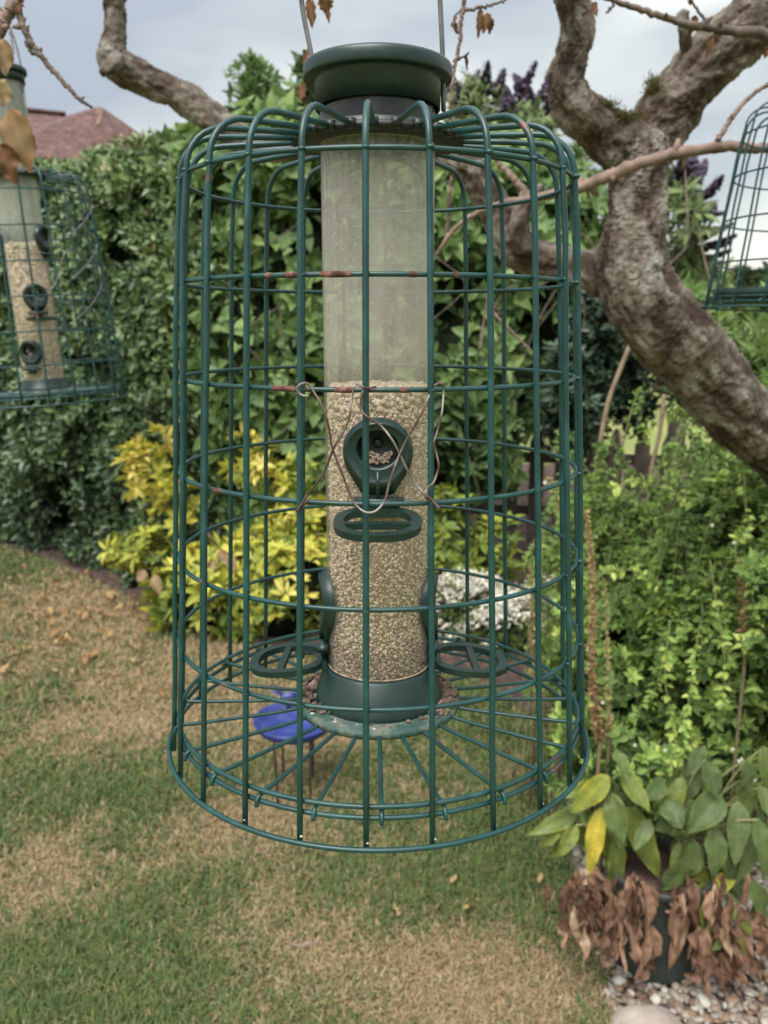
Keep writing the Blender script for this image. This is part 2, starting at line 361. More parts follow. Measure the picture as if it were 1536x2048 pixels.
def green(x, y):
    g = np.array([.95*mn.fractal(Vector((a*2.1, b*2.1, 3.)), 1., 2., 4) for a, b in zip(x, y)])
    g = g+.48*np.array([mn.fractal(Vector((a*8.5, b*8.5, 7.)), 1., 2., 3) for a, b in zip(x, y)])
    for sx, sy, r, v in SPOT: g = g+v*.8*np.exp(-((x-sx)**2+((y-sy))**2)/(r*r))
    return 1/(1+np.exp(-2.7*g-.30))
# lawn sheet
def sheet(name, x0, x1, y0, y1, step, zf, keep, mat, **kw):
    xs = np.arange(x0, x1+step, step); ys = np.arange(y0, y1+step, step)
    X, Y = np.meshgrid(xs, ys); Z = zf(X, Y); n, m = X.shape
    V = np.stack([X, Y, Z], -1).reshape(-1, 3)
    i, j = np.meshgrid(np.arange(n-1), np.arange(m-1), indexing='ij')
    Q = np.stack([i*m+j, i*m+j+1, (i+1)*m+j+1, (i+1)*m+j], -1).reshape(-1, 4)
    cx = V[Q].mean(1); Q = Q[keep(cx[:, 0], cx[:, 1])]
    used = np.unique(Q); re = np.zeros(len(V), int); re[used] = np.arange(len(used))
    return mk(name, V[used], [re[Q]], mat, None, True, kw.get('attrs')(V[used]) if kw.get('attrs') else None)
def lawn_z(X, Y): return .006+.006*np.sin(X*3.1+Y*1.7)*np.cos(Y*2.3-X)+.003*np.sin(X*9+1)*np.sin(Y*8)
LAWN = leaf_mat('thatch_and_turf', [(0, (0.23, 0.1552, 0.09775)), (.4, (0.1725, 0.1265, 0.069)), (.7, (0.092, 0.092, 0.04025)), (1, (0.0575, 0.069, 0.02875))], .9, 0, .1, 28., .5)
lawn = sheet('lawn', -6, .62, .1, 9, .05, lawn_z, lambda x, y: ~in_bed(x+.0, y), LAWN, attrs=lambda v: {'rnd': green(v[:, 0], v[:, 1])})
tag(lawn, kind='structure')
SOIL = noise_mat('bark_mulch_soil', [(.3, (.020, .012, .010)), (.5, (.06, .034, .027)), (.7, (.13, .075, .058))], 22, .95, bump=1, bscale=60, bdist=.02)
soil = sheet('soil_bed', -5.0, 3.6, 2.4, 9, .06, lambda X, Y: .018+.02*np.sin(X*7)*np.sin(Y*6.3+1)+.01*np.sin(X*17+Y*5), lambda x, y: in_bed(x-.02, y-.02) & (y < 8.9), SOIL)
tag(soil, kind='structure')
GB = noise_mat('gravel_bed_soil', [(.3, (.07, .05, .04)), (.7, (.20, .16, .13))], 60, .95)
gb = sheet('gravel_bed', .44, 3.6, .3, 2.46, .04, lambda X, Y: -.008+.0*X, lambda x, y: in_bed(x, y), GB)
tag(gb, kind='structure')

# grass blades
def grass():
    n = 520000
    d = 1.15+(6.2-1.15)*rng.random(n)**1.9
    x = (rng.random(n)*2-1)*(.56*d+.25)
    y = d
    ok = ~in_bed(x-.012+rng.normal(0, .01, n), y); x = x[ok]; y = y[ok]
    g = green(x, y)
    ok = rng.random(len(x)) < .55+.45*g; x, y, g = x[ok], y[ok], g[ok]
    n = len(x)
    dry = rng.random(n) > (g*.88+.06)
    ang = rng.random(n)*6.283; lean = np.where(dry, rng.uniform(.65, 1.45, n), rng.uniform(.1, 1.1, n))
    h = np.where(dry, rng.uniform(.012, .042, n), rng.uniform(.014, .046, n))*(.7+.5*g)
    h *= 1+.35*(y > 3)
    w = rng.uniform(.0011, .0025, n)*(1+np.clip(y-1.8, 0, 4)*.45)
    dx, dy = np.cos(ang), np.sin(ang)
    b = np.stack([x, y, lawn_z(x, y)], -1)
    side = np.stack([-dy, dx, 0*dx], -1)*w[:, None]
    hz = np.stack([dx, dy, 0*dx], -1)
    m1 = b+hz*(h*.45*np.sin(lean*.55))[:, None]+np.array([0, 0, 1])*(h*.5*np.cos(lean*.55))[:, None]
    tp = b+hz*(h*np.sin(lean))[:, None]+np.array([0, 0, 1])*(h*np.maximum(np.cos(lean), .1))[:, None]
    A = np.stack([b-side, b+side, m1-side*.8, m1+side*.8, tp], 1)
    T = np.array([(0, 1, 3), (0, 3, 2), (2, 3, 4)])
    TT = (T[None]+(np.arange(n)*5)[:, None, None]).reshape(-1, 3)
    col = np.where(dry, rng.uniform(0, .36, n), rng.uniform(.5, 1, n))
    return mk('grass', A.reshape(-1, 3), [TT], GRASS, None, False, {'rnd': np.repeat(col, 5)})
GRASS = leaf_mat('grass_blades', [(0, (0.4595, 0.3575, 0.2231)), (.2, (0.3308, 0.2413, 0.1416)), (.36, (0.2297, 0.1877, 0.08579)), (.5, (0.1745, 0.1966, 0.06434)), (.75, (0.1149, 0.1698, 0.05319)), (1, (0.06892, 0.1207, 0.05577))], .6, .25, .25, 9., .12)
tag(grass(), 'short patchy lawn grass, green tufts among dry straw', 'grass', kind='stuff')

# gravel
PEB = leaf_mat('river_gravel', [(0, (.11, .07, .05)), (.2, (.20, .125, .08)), (.45, (.21, .175, .145)), (.7, (.27, .24, .205)), (1, (.42, .40, .36))], .55, 0, .4, 60, .15)
n = 9000
gx = rng.uniform(.47, 1.75, n); gy = rng.uniform(1.2, 2.45, n)
ok = in_bed(gx-.01, gy); gx, gy = gx[ok], gy[ok]
sz = rng.uniform(.0055, .0125, len(gx))
g_ = lumps('gravel', np.stack([gx, gy, rng.uniform(-.002, .014, len(gx))], -1), sz, PEB, None, 1, (1.25, .95, .7), jag=.08)
tag(g_, 'pale mixed river gravel around the plant pot', 'gravel', kind='stuff')
# edging strip
EDGE = noise_mat('old_brown_edging', [(.3, (.03, .018, .015)), (.7, (.09, .05, .04))], 30, .9, bump=.6)
e = MB(); pth = smooth_path([(.468, 1.15, .004), (.478, 1.45, .012), (.492, 1.65, .006), (.497, 1.82, .012), (.512, 2.1, .006), (.53, 2.4, .008)], 60)
pth[:, 0] += rng.normal(0, .0015, len(pth))
V, Q, T = tube(pth, .02, 8, flat=.45); e.add(V, Q, T)
tag(e.build('lawn_edging', EDGE), 'dark brown edging strip between lawn and gravel', 'lawn edging')
# pale rock
ROCK = noise_mat('pale_limestone', [(.3, (.22, .18, .155)), (.6, (.33, .285, .25)), (.8, (.42, .38, .34))], 14, .9, bump=.6, bscale=60, bdist=.004)
V0, T0 = ico(3)
V0 = V0*[.085, .055, .04]; V0 = np.array([v*(1+.22*mn.noise(Vector(v*16))+.08*mn.noise(Vector(v*50))) for v in V0])
c = G(1297, 2062)
tag(mk('rock', V0+[c[0], c[1]-.01, .012], [T0], ROCK), 'large pale pinkish limestone lump lying on the gravel', 'rock')

# ================================================================== BIRD FEEDERS
def hook_pts(cx, cy, z0, z1): return
def make_perch(root, ang, zc_, r0, half, mat, name='perch', tilt=5):
    """flat ring perch sticking out of the tube, with a crossbar; rounded D outline"""
    b = MB(); th = .0032
    def ring(outer, inner, z):
        n = len(outer)
        V = np.vstack([np.c_[outer, np.full(n, z+th/2)], np.c_[inner, np.full(n, z+th/2)], np.c_[outer*.985+[0, 0], np.full(n, z-th)], np.c_[inner, np.full(n, z-th)]])
        i = np.arange(n); j = (i+1) % n
        Q = np.vstack([np.stack([i, j, n+j, n+i], -1), np.stack([2*n+i, 3*n+i, 3*n+j, 2*n+j], -1), np.stack([i, 2*n+i, 2*n+j, j], -1), np.stack([n+i, n+j, 3*n+j, 3*n+i], -1)])
        return V, Q
    t = np.linspace(0, 2*PI, 48, endpoint=False)
    def sup(a, bb, p=2.4): return np.stack([a*np.sign(np.cos(t))*np.abs(np.cos(t))**(2/p), bb*np.sign(np.sin(t))*np.abs(np.sin(t))**(2/p)], -1)
    V, Q = ring(sup(half, .0305), sup(half-.0068, .0305-.0068), 0); b.add(V, Q)
    V, Q = box(0, .004, -.0008, (half-.004)*2, .0052, .0042); b.add(V, Q)       # crossbar
    V, Q = box(0, -.027, -.001, .03, .009, .0062); b.add(V, Q)                     # inner tab
    o = b.build(name, mat, root, False)
    # local: +y is outward
    o.location = (math.sin(ang)*(r0+.0305), -math.cos(ang)*(r0+.0305), zc_)
    o.rotation_euler = (R_(-tilt), 0, PI+ang); return o
def make_port(root, ang, zc_, rt, mat, dark, sc=1.):
    """teardrop port wrapped on the tube; hole with dark recess"""
    nr, na = 7, 80
    t = np.linspace(0, 2*PI, na, endpoint=False)
    def outline(k):           # k 0 = hole rim, 1 = outer edge (local u sideways, v up)
        hx, hz = .0128*np.cos(t), .0128*np.sin(t)+.003
        ox, oz = .0248*np.cos(t), .0242*np.sin(t)
        q = np.clip(-np.sin(t), 0, 1)
        lo_w = np.interp(q, [0, .2, .4, .62, .85, .97, 1], [.0248, .0243, .0222, .0178, .0130, .0112, .0])
        ox = np.where(np.sin(t) < 0, lo_w*np.sign(np.cos(t)), ox); oz = np.where(np.sin(t) < 0, -.0305*q, oz)
        return hx*(1-k)+ox*k, hz*(1-k)+oz*k
    prof = [(.0, -.006), (.0, .0055), (.10, .0062), (.38, .0052), (.45, .0066), (.60, .0068), (.68, .0045), (.93, .0032), (1, -.001)]
    V = []
    for k, h in prof:
        u, v = outline(k); u = u*sc; v = v*sc
        a = u/rt; rr = rt+h*sc
        V.append(np.stack([rr*np.sin(a), -rr*np.cos(a), v], -1))
    V = np.concatenate(V); i, j = np.meshgrid(np.arange(len(prof)-1), np.arange(na), indexing='ij'); j2 = (j+1) % na
    Q = np.stack([i*na+j, i*na+j2, (i+1)*na+j2, (i+1)*na+j], -1).reshape(-1, 4)
    b = MB(); b.add(V, Q)
    V2, Q2 = box(0, -rt-.003*sc, -.0335*sc, .036*sc, .008, .0045*sc); b.add(V2, Q2)
    V2, Q2 = box(0, -rt-.005*sc, -.022*sc, .0026*sc, .0035, .020*sc); b.add(V2, Q2); V2, Q2 = box(0, -rt-.002*sc, -.039*sc, .014*sc, .007, .008*sc); b.add(V2, Q2)
    o = b.build('port', mat, root); o.location = (0, 0, zc_); o.rotation_euler = (0, 0, ang)
    # recess (dark cup)
    b = MB(); V, Q = lathe([(.0131*sc, 0), (.0128*sc, .006), (.012*sc, .0085), (.0001, .0088)], 28); V = V[:, [0, 2, 1]]; V[:, 1] += -rt-.004; V[:, 2] += .003*sc
    b.add(V, Q); V, Q = lathe([(.0034*sc, 0), (.0022*sc, -.0015), (.0001, -.0016)], 16); V = V[:, [0, 2, 1]]; V[:, 1] += -rt+.0035; V[:, 2] += .006*sc; b.add(V, Q)
    o2 = b.build('port_recess', dark, o); return o
def feeder(name, loc, rot, label, hang, *, R0, b_, hoops, z_bend, z_bot, floorz, floorR, nwire, woff, rt, tube_z, collar_z, lidz, hoop_r=.0015, wire_r=.0019, ports=(), perches=(), tubemat=TUBE, seg=10, nfloor=24, tray=False, lid_dark=False, handle=None, top_r=.05):
    """cage radius at height z is R0+b_*z (z measured from the feeder's own origin, eye level)"""
    root = empty(name, loc, rot); tag(root, label, 'bird feeder', 'caged seed feeders hanging from the apple tree')
    Rz = lambda z: R0+b_*z
    # cage: bottom ring carries the wires
    b = MB(); b.add(*tube(circle(Rz(z_bot)+.0036, z_bot-.001, 96), hoop_r+.0003, seg, closed=True)[:2])
    cage = b.build('cage', WIRE, root)
    rb = .026
    zt = z_bend
    for k in range(nwire):
        a = 2*PI*k/nwire+woff
        pts = [(top_r, zt+.002), (Rz(zt)-rb-.02, zt+.001)]
        for q in np.linspace(0, PI/2, 9): pts.append((Rz(zt)-rb+rb*math.sin(q), zt-rb+rb*math.cos(q)))
        for z in np.linspace(zt-rb-.04, z_bot-.004, 7): pts.append((Rz(z)+.0002*random.uniform(-3, 3), z))
        aj = a+random.uniform(-.006, .006)
        p = np.array([(r*math.sin(aj), -r*math.cos(aj), z) for r, z in pts])
        mk('vertical_wire', *(lambda t: (t[0], [t[1], t[2]]))(tube(p, wire_r, seg)), WIRE, cage)
    for z in hoops:
        c = circle(Rz(z)-wire_r-hoop_r+.0006, z, 120)
        hb_ = MB(); t_ = tube(c, hoop_r, seg, closed=True); hb_.add(t_[0], t_[1])
        if seg >= 10:
            for k in range(nwire):
                a = 2*PI*k/nwire+woff; V0, T0 = ico(1); q_ = Rz(z)-.0006
                hb_.add(V0*np.array([.0023, .0023, .0016])*random.uniform(.8, 1.15)+[q_*math.sin(a), -q_*math.cos(a), z+random.uniform(-.0005, .0005)], None, T0)
        hb_.build('hoop', WIRE, cage)
    # floor grid
    b = MB(); b.add(*tube(circle(floorR, floorz, 96), hoop_r+.0002, seg, closed=True)[:2])
    fl = b.build('floor_grid', WIRE, root)
    mk('floor_ring', *(lambda t: (t[0], [t[1]]))(tube(circle(floorR+.0005, floorz-.0072, 96), hoop_r+.0002, seg, closed=True)), WIRE, fl)
    for k in range(nfloor):
        a = 2*PI*k/nfloor+.016+random.uniform(-.006, .006)
        r0, r1 = .0600, floorR+.0035
        pts = [(r0, floorz-.0015), (r0+.02, floorz-.003), (r1-.02, floorz-.0038), (r1-.003, floorz-.004), (r1, floorz-.010)]
        p = np.array([(r*math.sin(a), -r*math.cos(a), z) for r, z in pts])
        mk('floor_wire', *(lambda t: (t[0], [t[1], t[2]]))(tube(smooth_path(p, 12), hoop_r, 8)), WIRE, fl)
    # base plate and cone
    z0 = tube_z[0]
    b = MB(); V, Q = lathe([(.0001, floorz+.002), (.0615, floorz+.0018), (.0635, floorz-.0005), (.063, floorz-.004), (.0001, floorz-.0045)], 72); b.add(V, Q)
    mk_plate = b.build('base_plate', PLATE, root)
    b = MB(); V, Q = lathe([(.0500, floorz+.0022), (.0500, floorz+.005), (.0485, floorz+.0075), (.0425, z0-.002), (rt+.0015, z0), (rt-.002, z0-.001), (.03, floorz+.004)], 72); b.add(V, Q)
    b.build('base_cone', PLASTIC, root)
    # tube
    ztop = collar_z-.0048 if collar_z is not None and tube_z[1] < collar_z+.05 else tube_z[1]
    b = MB(); V, Q = lathe([(rt, z) for z in np.linspace(z0-.004, ztop, 170)], 144)
    cq = V[Q].mean(1); keep = np.ones(len(Q), bool)
    for pa, pz in ports:      # the seed holes
        px_, py_ = math.sin(pa)*rt, -math.cos(pa)*rt
        keep &= ~(((cq[:, 0]-px_)**2+(cq[:, 1]-py_)**2+(cq[:, 2]-pz-.003)**2) < .0140**2)
    b.add(V, Q[keep]); b.build('tube', tubemat, root)
    if ztop < tube_z[1]:
        b = MB(); V, Q = lathe([(rt, ztop+.001), (rt, tube_z[1])], 72); b.add(V, Q); b.build('tube_neck', NECK, root)
        b = MB(); b.add(*tube(circle(rt, ztop, 72), .0006, 6, closed=True)[:2]); b.build('tube_rim', TUBE2, root)
    b = MB(); b.add(*tube(circle(rt+.0002, z0+.0003, 72), .0005, 6, closed=True)[:2]); b.build('tube_rim', SEEDBED, root)
    # collar where the wires meet
    if collar_z is not None:
        b = MB(); V, Q = lathe([(rt-.002, collar_z+.0052), (.044, collar_z+.0052), (.0463, collar_z+.0044), (.0465, collar_z-.0005)], 72); b.add(V, Q)
        b.build('collar', PLASTIC, root)
        b = MB(); V, Q = lathe([(.0462, collar_z+.0008), (.054, collar_z+.0002), (.054, collar_z-.0045), (rt+.0005, collar_z-.0048)], 72)
        b.add(V, Q)
        for k in range(nwire):
            a = 2*PI*k/nwire+woff; V, Q = box(0, -.0545, collar_z-.0018, .0062, .0065, .0056); ca, sa = math.cos(a), math.sin(a)
            V = np.stack([V[:, 0]*ca-V[:, 1]*sa, V[:, 0]*sa+V[:, 1]*ca, V[:, 2]], -1); b.add(V, Q)
        b.build('collar_socket', BLACKISH, root)
    # lid
    zl = lidz
    b = MB(); V, Q = lathe([(rt+.0018, zl-.018), (rt+.0031, zl-.0182), (rt+.0034, zl-.001), (.0425, zl-.0002), (.0484, zl-.0008), (.0492, zl), (.0496, zl+.001), (.0496, zl+.0066), (.0490, zl+.0082), (.0478, zl+.0092), (.044, zl+.0104), (.03, zl+.0120), (.0001, zl+.0124)], 80)
    b.add(V, Q); b.build('lid', PLASTIC, root)
    # dark inner sleeve under the lid
    b = MB(); V, Q = lathe([(rt-.0045, zl-.012), (rt-.0045, (collar_z or zl-.04)-.004), (rt-.006, (collar_z or zl-.04)-.004)], 48); b.add(V, Q); b.build('inner_sleeve', BLACKISH, root)
    for pa, pz in ports: make_port(root, pa, pz, rt, PLASTIC, BLACKISH)
    for pa, pz in perches: make_perch(root, pa, pz, rt+.0005, .0293, PLASTIC)
    if tray:
        b = MB(); V, Q = lathe([(.0001, floorz+.003), (floorR-.012, floorz+.003), (floorR-.006, floorz+.012), (floorR-.003, floorz+.012), (floorR-.008, floorz-.003), (.0001, floorz-.003)], 72); b.add(V, Q); b.build('tray', PLASTIC, root)
    if handle is not None:
        p = smooth_path(handle, 60)
        mk('hanger', *(lambda t: (t[0], [t[1], t[2]]))(tube(p, .0017, 10)), STEEL, root)
    return root

X0 = -.0042
def loc_main(v): return np.array([v[0]-X0, v[1]-D, v[2]-CZ])
RT = .0388
hL = [loc_main(P(640, 222, D)), loc_main(P(630, 150, D)), loc_main(P(619, 90, D)), loc_main(P(603, 0, D)), loc_main(P(600, -120, D)), np.array([-.03, 0, .33]), np.array([0, 0, .355]), np.array([.024, 0, .335]), loc_main(P(872, -130, D)), loc_main(P(880, 0, D)), loc_main(P(885, 110, D)), loc_main(P(887, 222, D))]
main = feeder('bird_feeder', (X0, D, CZ), (0, 0, 0), 'large green caged seed feeder in front, half full of seed', None,
    R0=.1388, b_=-.060, hoops=(0.0917, 0.0267, -0.0355, -0.0994, -0.1615, -0.2226), z_bend=.1185, z_bot=-.3075, floorz=-.2845, floorR=.1525,
    nwire=24, woff=-.042, rt=RT, tube_z=(-.2545, .150), collar_z=.1225, lidz=.158,
    ports=((.0, -.0857), (PI, -.0857), (-PI/2, -.205), (PI/2, -.205)), perches=((.0, -.1275), (PI, -.1275), (-PI/2-.05, -.2545), (PI/2+.05, -.2545)), handle=hL)

# seed in the main feeder
def seed_fill(name, cx, cy, ztop, zbot, r, n, smin, smax, label, tilt=None, dirt=True):
    root = empty(name, (cx, cy, 0)) if False else None
    b = MB(); V, Q = lathe([(.0001, ztop-.004), (r-.006, ztop-.004), (r-.006, zbot), (.0001, zbot)], 48, (cx, cy, 0)); 
    ht = ztop-zbot
    a = rng.random(n)*2*PI; z = zbot+rng.random(n)*ht
    rad = r-rng.uniform(.0022, .0052, n)
    nt_ = n//6; a2 = rng.random(nt_)*2*PI; r2 = (r-.004)*np.sqrt(rng.random(nt_))
    pts = np.vstack([np.stack([cx+rad*np.cos(a), cy+rad*np.sin(a), z], -1), np.stack([cx+r2*np.cos(a2), cy+r2*np.sin(a2), ztop+rng.uniform(-.004, .002, nt_)], -1)])
    if dirt:
        for pa, pz in ((0, CZ-.0857), (-PI/2, CZ-.205), (PI/2, CZ-.205)):
            hx_, hy_ = cx+math.sin(pa)*r, cy-math.cos(pa)*r
            dd_ = np.sqrt((pts[:, 0]-hx_)**2+(pts[:, 1]-hy_)**2+(pts[:, 2]-pz-.003)**2); pts = pts[~((dd_ < .0145))]
        m_ = 90; u_ = rng.uniform(-.011, .011, m_); v_ = rng.uniform(-.0105, -.003, m_); kp = u_**2+(v_+.0)**2 < .0118**2; u_, v_ = u_[kp], v_[kp]
        pts = np.vstack([pts, np.stack([cx+u_, cy-r-.0005+rng.uniform(0, .002, len(u_))+v_*.15, CZ-.0857+.003+v_], -1)])
    f = (pts[:, 2]-zbot)/ht
    sizes = (smin+(smax-smin)*rng.random(len(pts))**2)*(1+1.0*np.clip((f-.85)/.15, 0, 1))
    V0, T = ico(0); k = len(V0); N_ = len(pts)
    A = np.repeat(V0[None], N_, 0)*(np.array([1., .62, .55])*(1+rng.normal(0, .15, (N_, 1, 3))))
    q = norm(rng.normal(size=(N_, 3))*[1, 1, .8]); q2 = norm(np.cross(q, rng.normal(size=(N_, 3)))); q3 = np.cross(q, q2)
    A = np.einsum('nkc,ncd->nkd', A, np.stack([q, q2, q3], 1))*sizes[:, None, None]+pts[:, None]
    # keep inside the wall
    rr = np.hypot(A[..., 0]-cx, A[..., 1]-cy); s = np.minimum(1, (r-.0007)/rr)
    A[..., 0] = cx+(A[..., 0]-cx)*s; A[..., 1] = cy+(A[..., 1]-cy)*s
    TT = (T[None]+(np.arange(N_)*k)[:, None, None]).reshape(-1, 3)
    rnd = rng.beta(2.6, 2.0, N_)
    if dirt: rnd = np.where(f < .09+.05*rng.random(N_), rnd*.22, rnd); rnd[(pts[:, 1] < cy-r+.0022) & (np.abs(pts[:, 0]-cx) < .012) & (np.abs(pts[:, 2]-CZ+.0857) < .011)] *= .15
    V = np.vstack([V, A.reshape(-1, 3)])
    nn = 48*4
    o = mk(name, V, [Q, TT+nn], SEED, None, True, {'rnd': np.concatenate([np.full(nn, .42), np.repeat(rnd, k)])})
    return tag(o, label, 'bird seed', kind='stuff')
seed_fill('sunflower_hearts', X0, D, CZ-.0450, CZ-.2585, RT-.0008, 16000, .0010, .0022, 'pale chopped sunflower hearts filling the lower part of the front tube')

# tie wires on the front of the cage
def on_cage(px, py, off=.0035):
    y = D-.14
    for _ in range(12):
        v = P(px, py, y); z = v[2]-CZ; R = .1388-.060*z+off; x = v[0]-X0
        y = D-math.sqrt(max(R*R-x*x, 1e-6))
    v = P(px, py, y); return loc_main(v)
for pl in ([(617, 792), (603, 790), (594, 778), (602, 768), (616, 767), (628, 784), (645, 812), (657, 850), (663, 890), (672, 915), (688, 955), (705, 1000), (722, 1019), (738, 1024), (755, 1019), (770, 1000), (778, 968), (792, 925), (808, 890), (830, 850), (848, 815), (858, 790)],
           [(752, 774), (735, 776), (722, 772), (712, 768), (708, 778), (703, 800), (699, 832), (688, 862), (668, 895), (652, 935), (632, 968), (608, 1000), (594, 1022), (600, 1014), (618, 1000)],
           [(748, 780), (728, 778), (722, 800), (724, 822), (742, 838), (765, 855), (785, 880), (800, 910), (818, 945), (835, 972), (850, 988), (864, 1000), (878, 1016), (868, 1004)],
           [(870, 770), (880, 766), (887, 776), (884, 820), (876, 858), (868, 885), (874, 912), (877, 935), (868, 962), (855, 976), (850, 992), (858, 1000)]):
    p = np.array([on_cage(*q) for q in pl]); p = smooth_path(p, 70)
    for i in range(len(p)): p[i, 1] += .0012*math.sin(i*.6)-.0008
    mk('tie_wire', *(lambda t: (t[0], [t[1], t[2]]))(tube(p, .00068, 7)), RUSTY, main)
RUST = noise_mat('flaking_rust', [(.35, (.035, .014, .012)), (.55, (.12, .05, .04)), (.7, (.19, .10, .085))], 220, .95, bump=.8, bscale=500, bdist=.001)
cage_ = [o for o in main.children if o.name.startswith('cage')][0]
for z, x0, x1 in ((.0267, 568, 602), (.0267, 640, 706), (.0267, 532, 544), (.0267, 818, 834), (-.0355, 545, 616), (-.0355, 670, 708), (-.0994, 428, 446), (.0267, 905, 918), (-.0355, 800, 815), (-.1615, 402, 416)):
    R = .1388-.060*z-.0028; p_ = []
    for px in np.linspace(x0, x1, 10):
        y = D-R
        for _ in range(8): xx = (px-768)*((y)*c_-z*s_)/F-X0; y = D-math.sqrt(max(R*R-xx*xx, 1e-6))
        p_.append((xx, y-D, z))
    rr_ = .0015+.00022*np.sin(np.linspace(0, PI, 10))+rng.normal(0, .00004, 10)
    mk('rust_patch', *(lambda t: (t[0], [t[1], t[2]]))(tube(np.array(p_), rr_, 12)), RUST, cage_)
# droppings and dust specks at the joints and on the plate
for k in range(26):
    a = random.uniform(-1.6, 1.6); r = random.uniform(.045, .060); 
    V0, T0 = ico(0); s = random.uniform(.0005, .0014)
    mk('seed_husk', V0*[s*1.6, s, s*.6]+[r*math.sin(a), -r*math.cos(a), -.2822], [T0], random.choice([SHELL, SHELL, RUSTY]), main)
for k in (-4, -3, -2, -1, 0, 1, 2, 3, 4, 5):
    a = 2*PI*k/24-.042; r = .1388+.060*.3075+.001; V0, T0 = ico(1); s = random.uniform(.0004, .0009)
    mk('dropping', V0*s*[1.3, .8, 1]+[r*math.sin(a+.006), -r*math.cos(a+.006), -.3055], [T0], SHELL, main)
# heaps of damp dust on the base plate, left and right
for sx in (-1, 1):
    b = MB(); n_ = 420; a = (PI/2*sx)+rng.normal(0, .38, n_); r = rng.uniform(.043, .0605, n_)
    if sx > 0: r = rng.uniform(.048, .0612, n_)
    pts = np.stack([r*np.sin(a), -r*np.cos(a), -.2822+rng.uniform(0, .0035, n_)*(1 if sx < 0 else .35)], -1)
    tag(lumps('seed_dust', pts, rng.uniform(.0006, .002, n_), DIRT, main, 0, (1, 1, .99)), kind='stuff')

# left feeder
lc = P(60, 560, 1.75); l0 = np.array([-.7185, 1.75, CZ])
left = feeder('bird_feeder', tuple(l0), (0, R_(-3.2), 0), 'caged feeder at left with long milky tube and small round ports', None,
    R0=.1510, b_=-.055, hoops=(.245, .18, .115, .05, -.015, -.08), z_bend=.285, z_bot=-.155, floorz=-.135, floorR=.155, 
    nwire=20, woff=.1, rt=.0405, tube_z=(-.11, .47), collar_z=.288, lidz=.475, seg=6, tubemat=TUBE2,
    ports=((.55, .055), (-.1, -.055), (-1.5, .17), (1.5, .17)), perches=((.55, .01),), hoop_r=.0017, wire_r=.0021,
    handle=[(-.041, 0, .44), (-.042, 0, .5), (-.03, 0, .56), (0, 0, .60), (.03, 0, .56), (.042, 0, .5), (.041, 0, .44)])
a_ = R_(-3.2)
sf = seed_fill('sunflower_hearts', 0, 0, .155, -.112, .0395, 2600, .002, .004, 'tan seed filling the lower half of the left feeder tube', dirt=False)
sf.location = tuple(l0); sf.rotation_euler = (0, a_, 0)
b = MB()
for k in range(3):
    z0 = .255-k*.075; p = [(math.sin(1.25+.1*k)*.142, -math.cos(1.25)*.142, z0), (math.sin(1.5)*.15, -math.cos(1.5)*.15, z0-.03), (math.sin(1.2)*.152, -math.cos(1.2)*.152, z0-.07), (math.sin(.9)*.156, -math.cos(.9)*.156, z0-.10)]
    mk('tie_wire', *(lambda t: (t[0], [t[1], t[2]]))(tube(smooth_path(p, 24), .0011, 6)), STEEL, left)
mk('tie_wire', *(lambda t: (t[0], [t[1], t[2]]))(tube(smooth_path([(.045, -.15, .105), (.09, -.13, .06), (.12, -.105, .13), (.14, -.07, .12)], 24), .0011, 6)), STEEL, left)
# right feeder
right = feeder('bird_feeder', (.655, 1.3, CZ), (0, R_(1.2), 0), 'caged feeder cut off by the right edge, with a dark seed tray', None,
    R0=.1585, b_=-.11, hoops=(.272, .2135, .15, .088), z_bend=.312, z_bot=.024, floorz=.038, floorR=.15,
    nwire=20, woff=.05, rt=.036, tube_z=(.055, .36), collar_z=.314, lidz=.36, seg=6, hoop_r=.0014, wire_r=.0016, nfloor=20, tray=True, tubemat=TUBE2,
    handle=[(-.037, 0, .34), (-.037, 0, .4), (0, 0, .47), (.037, 0, .4), (.037, 0, .34)])

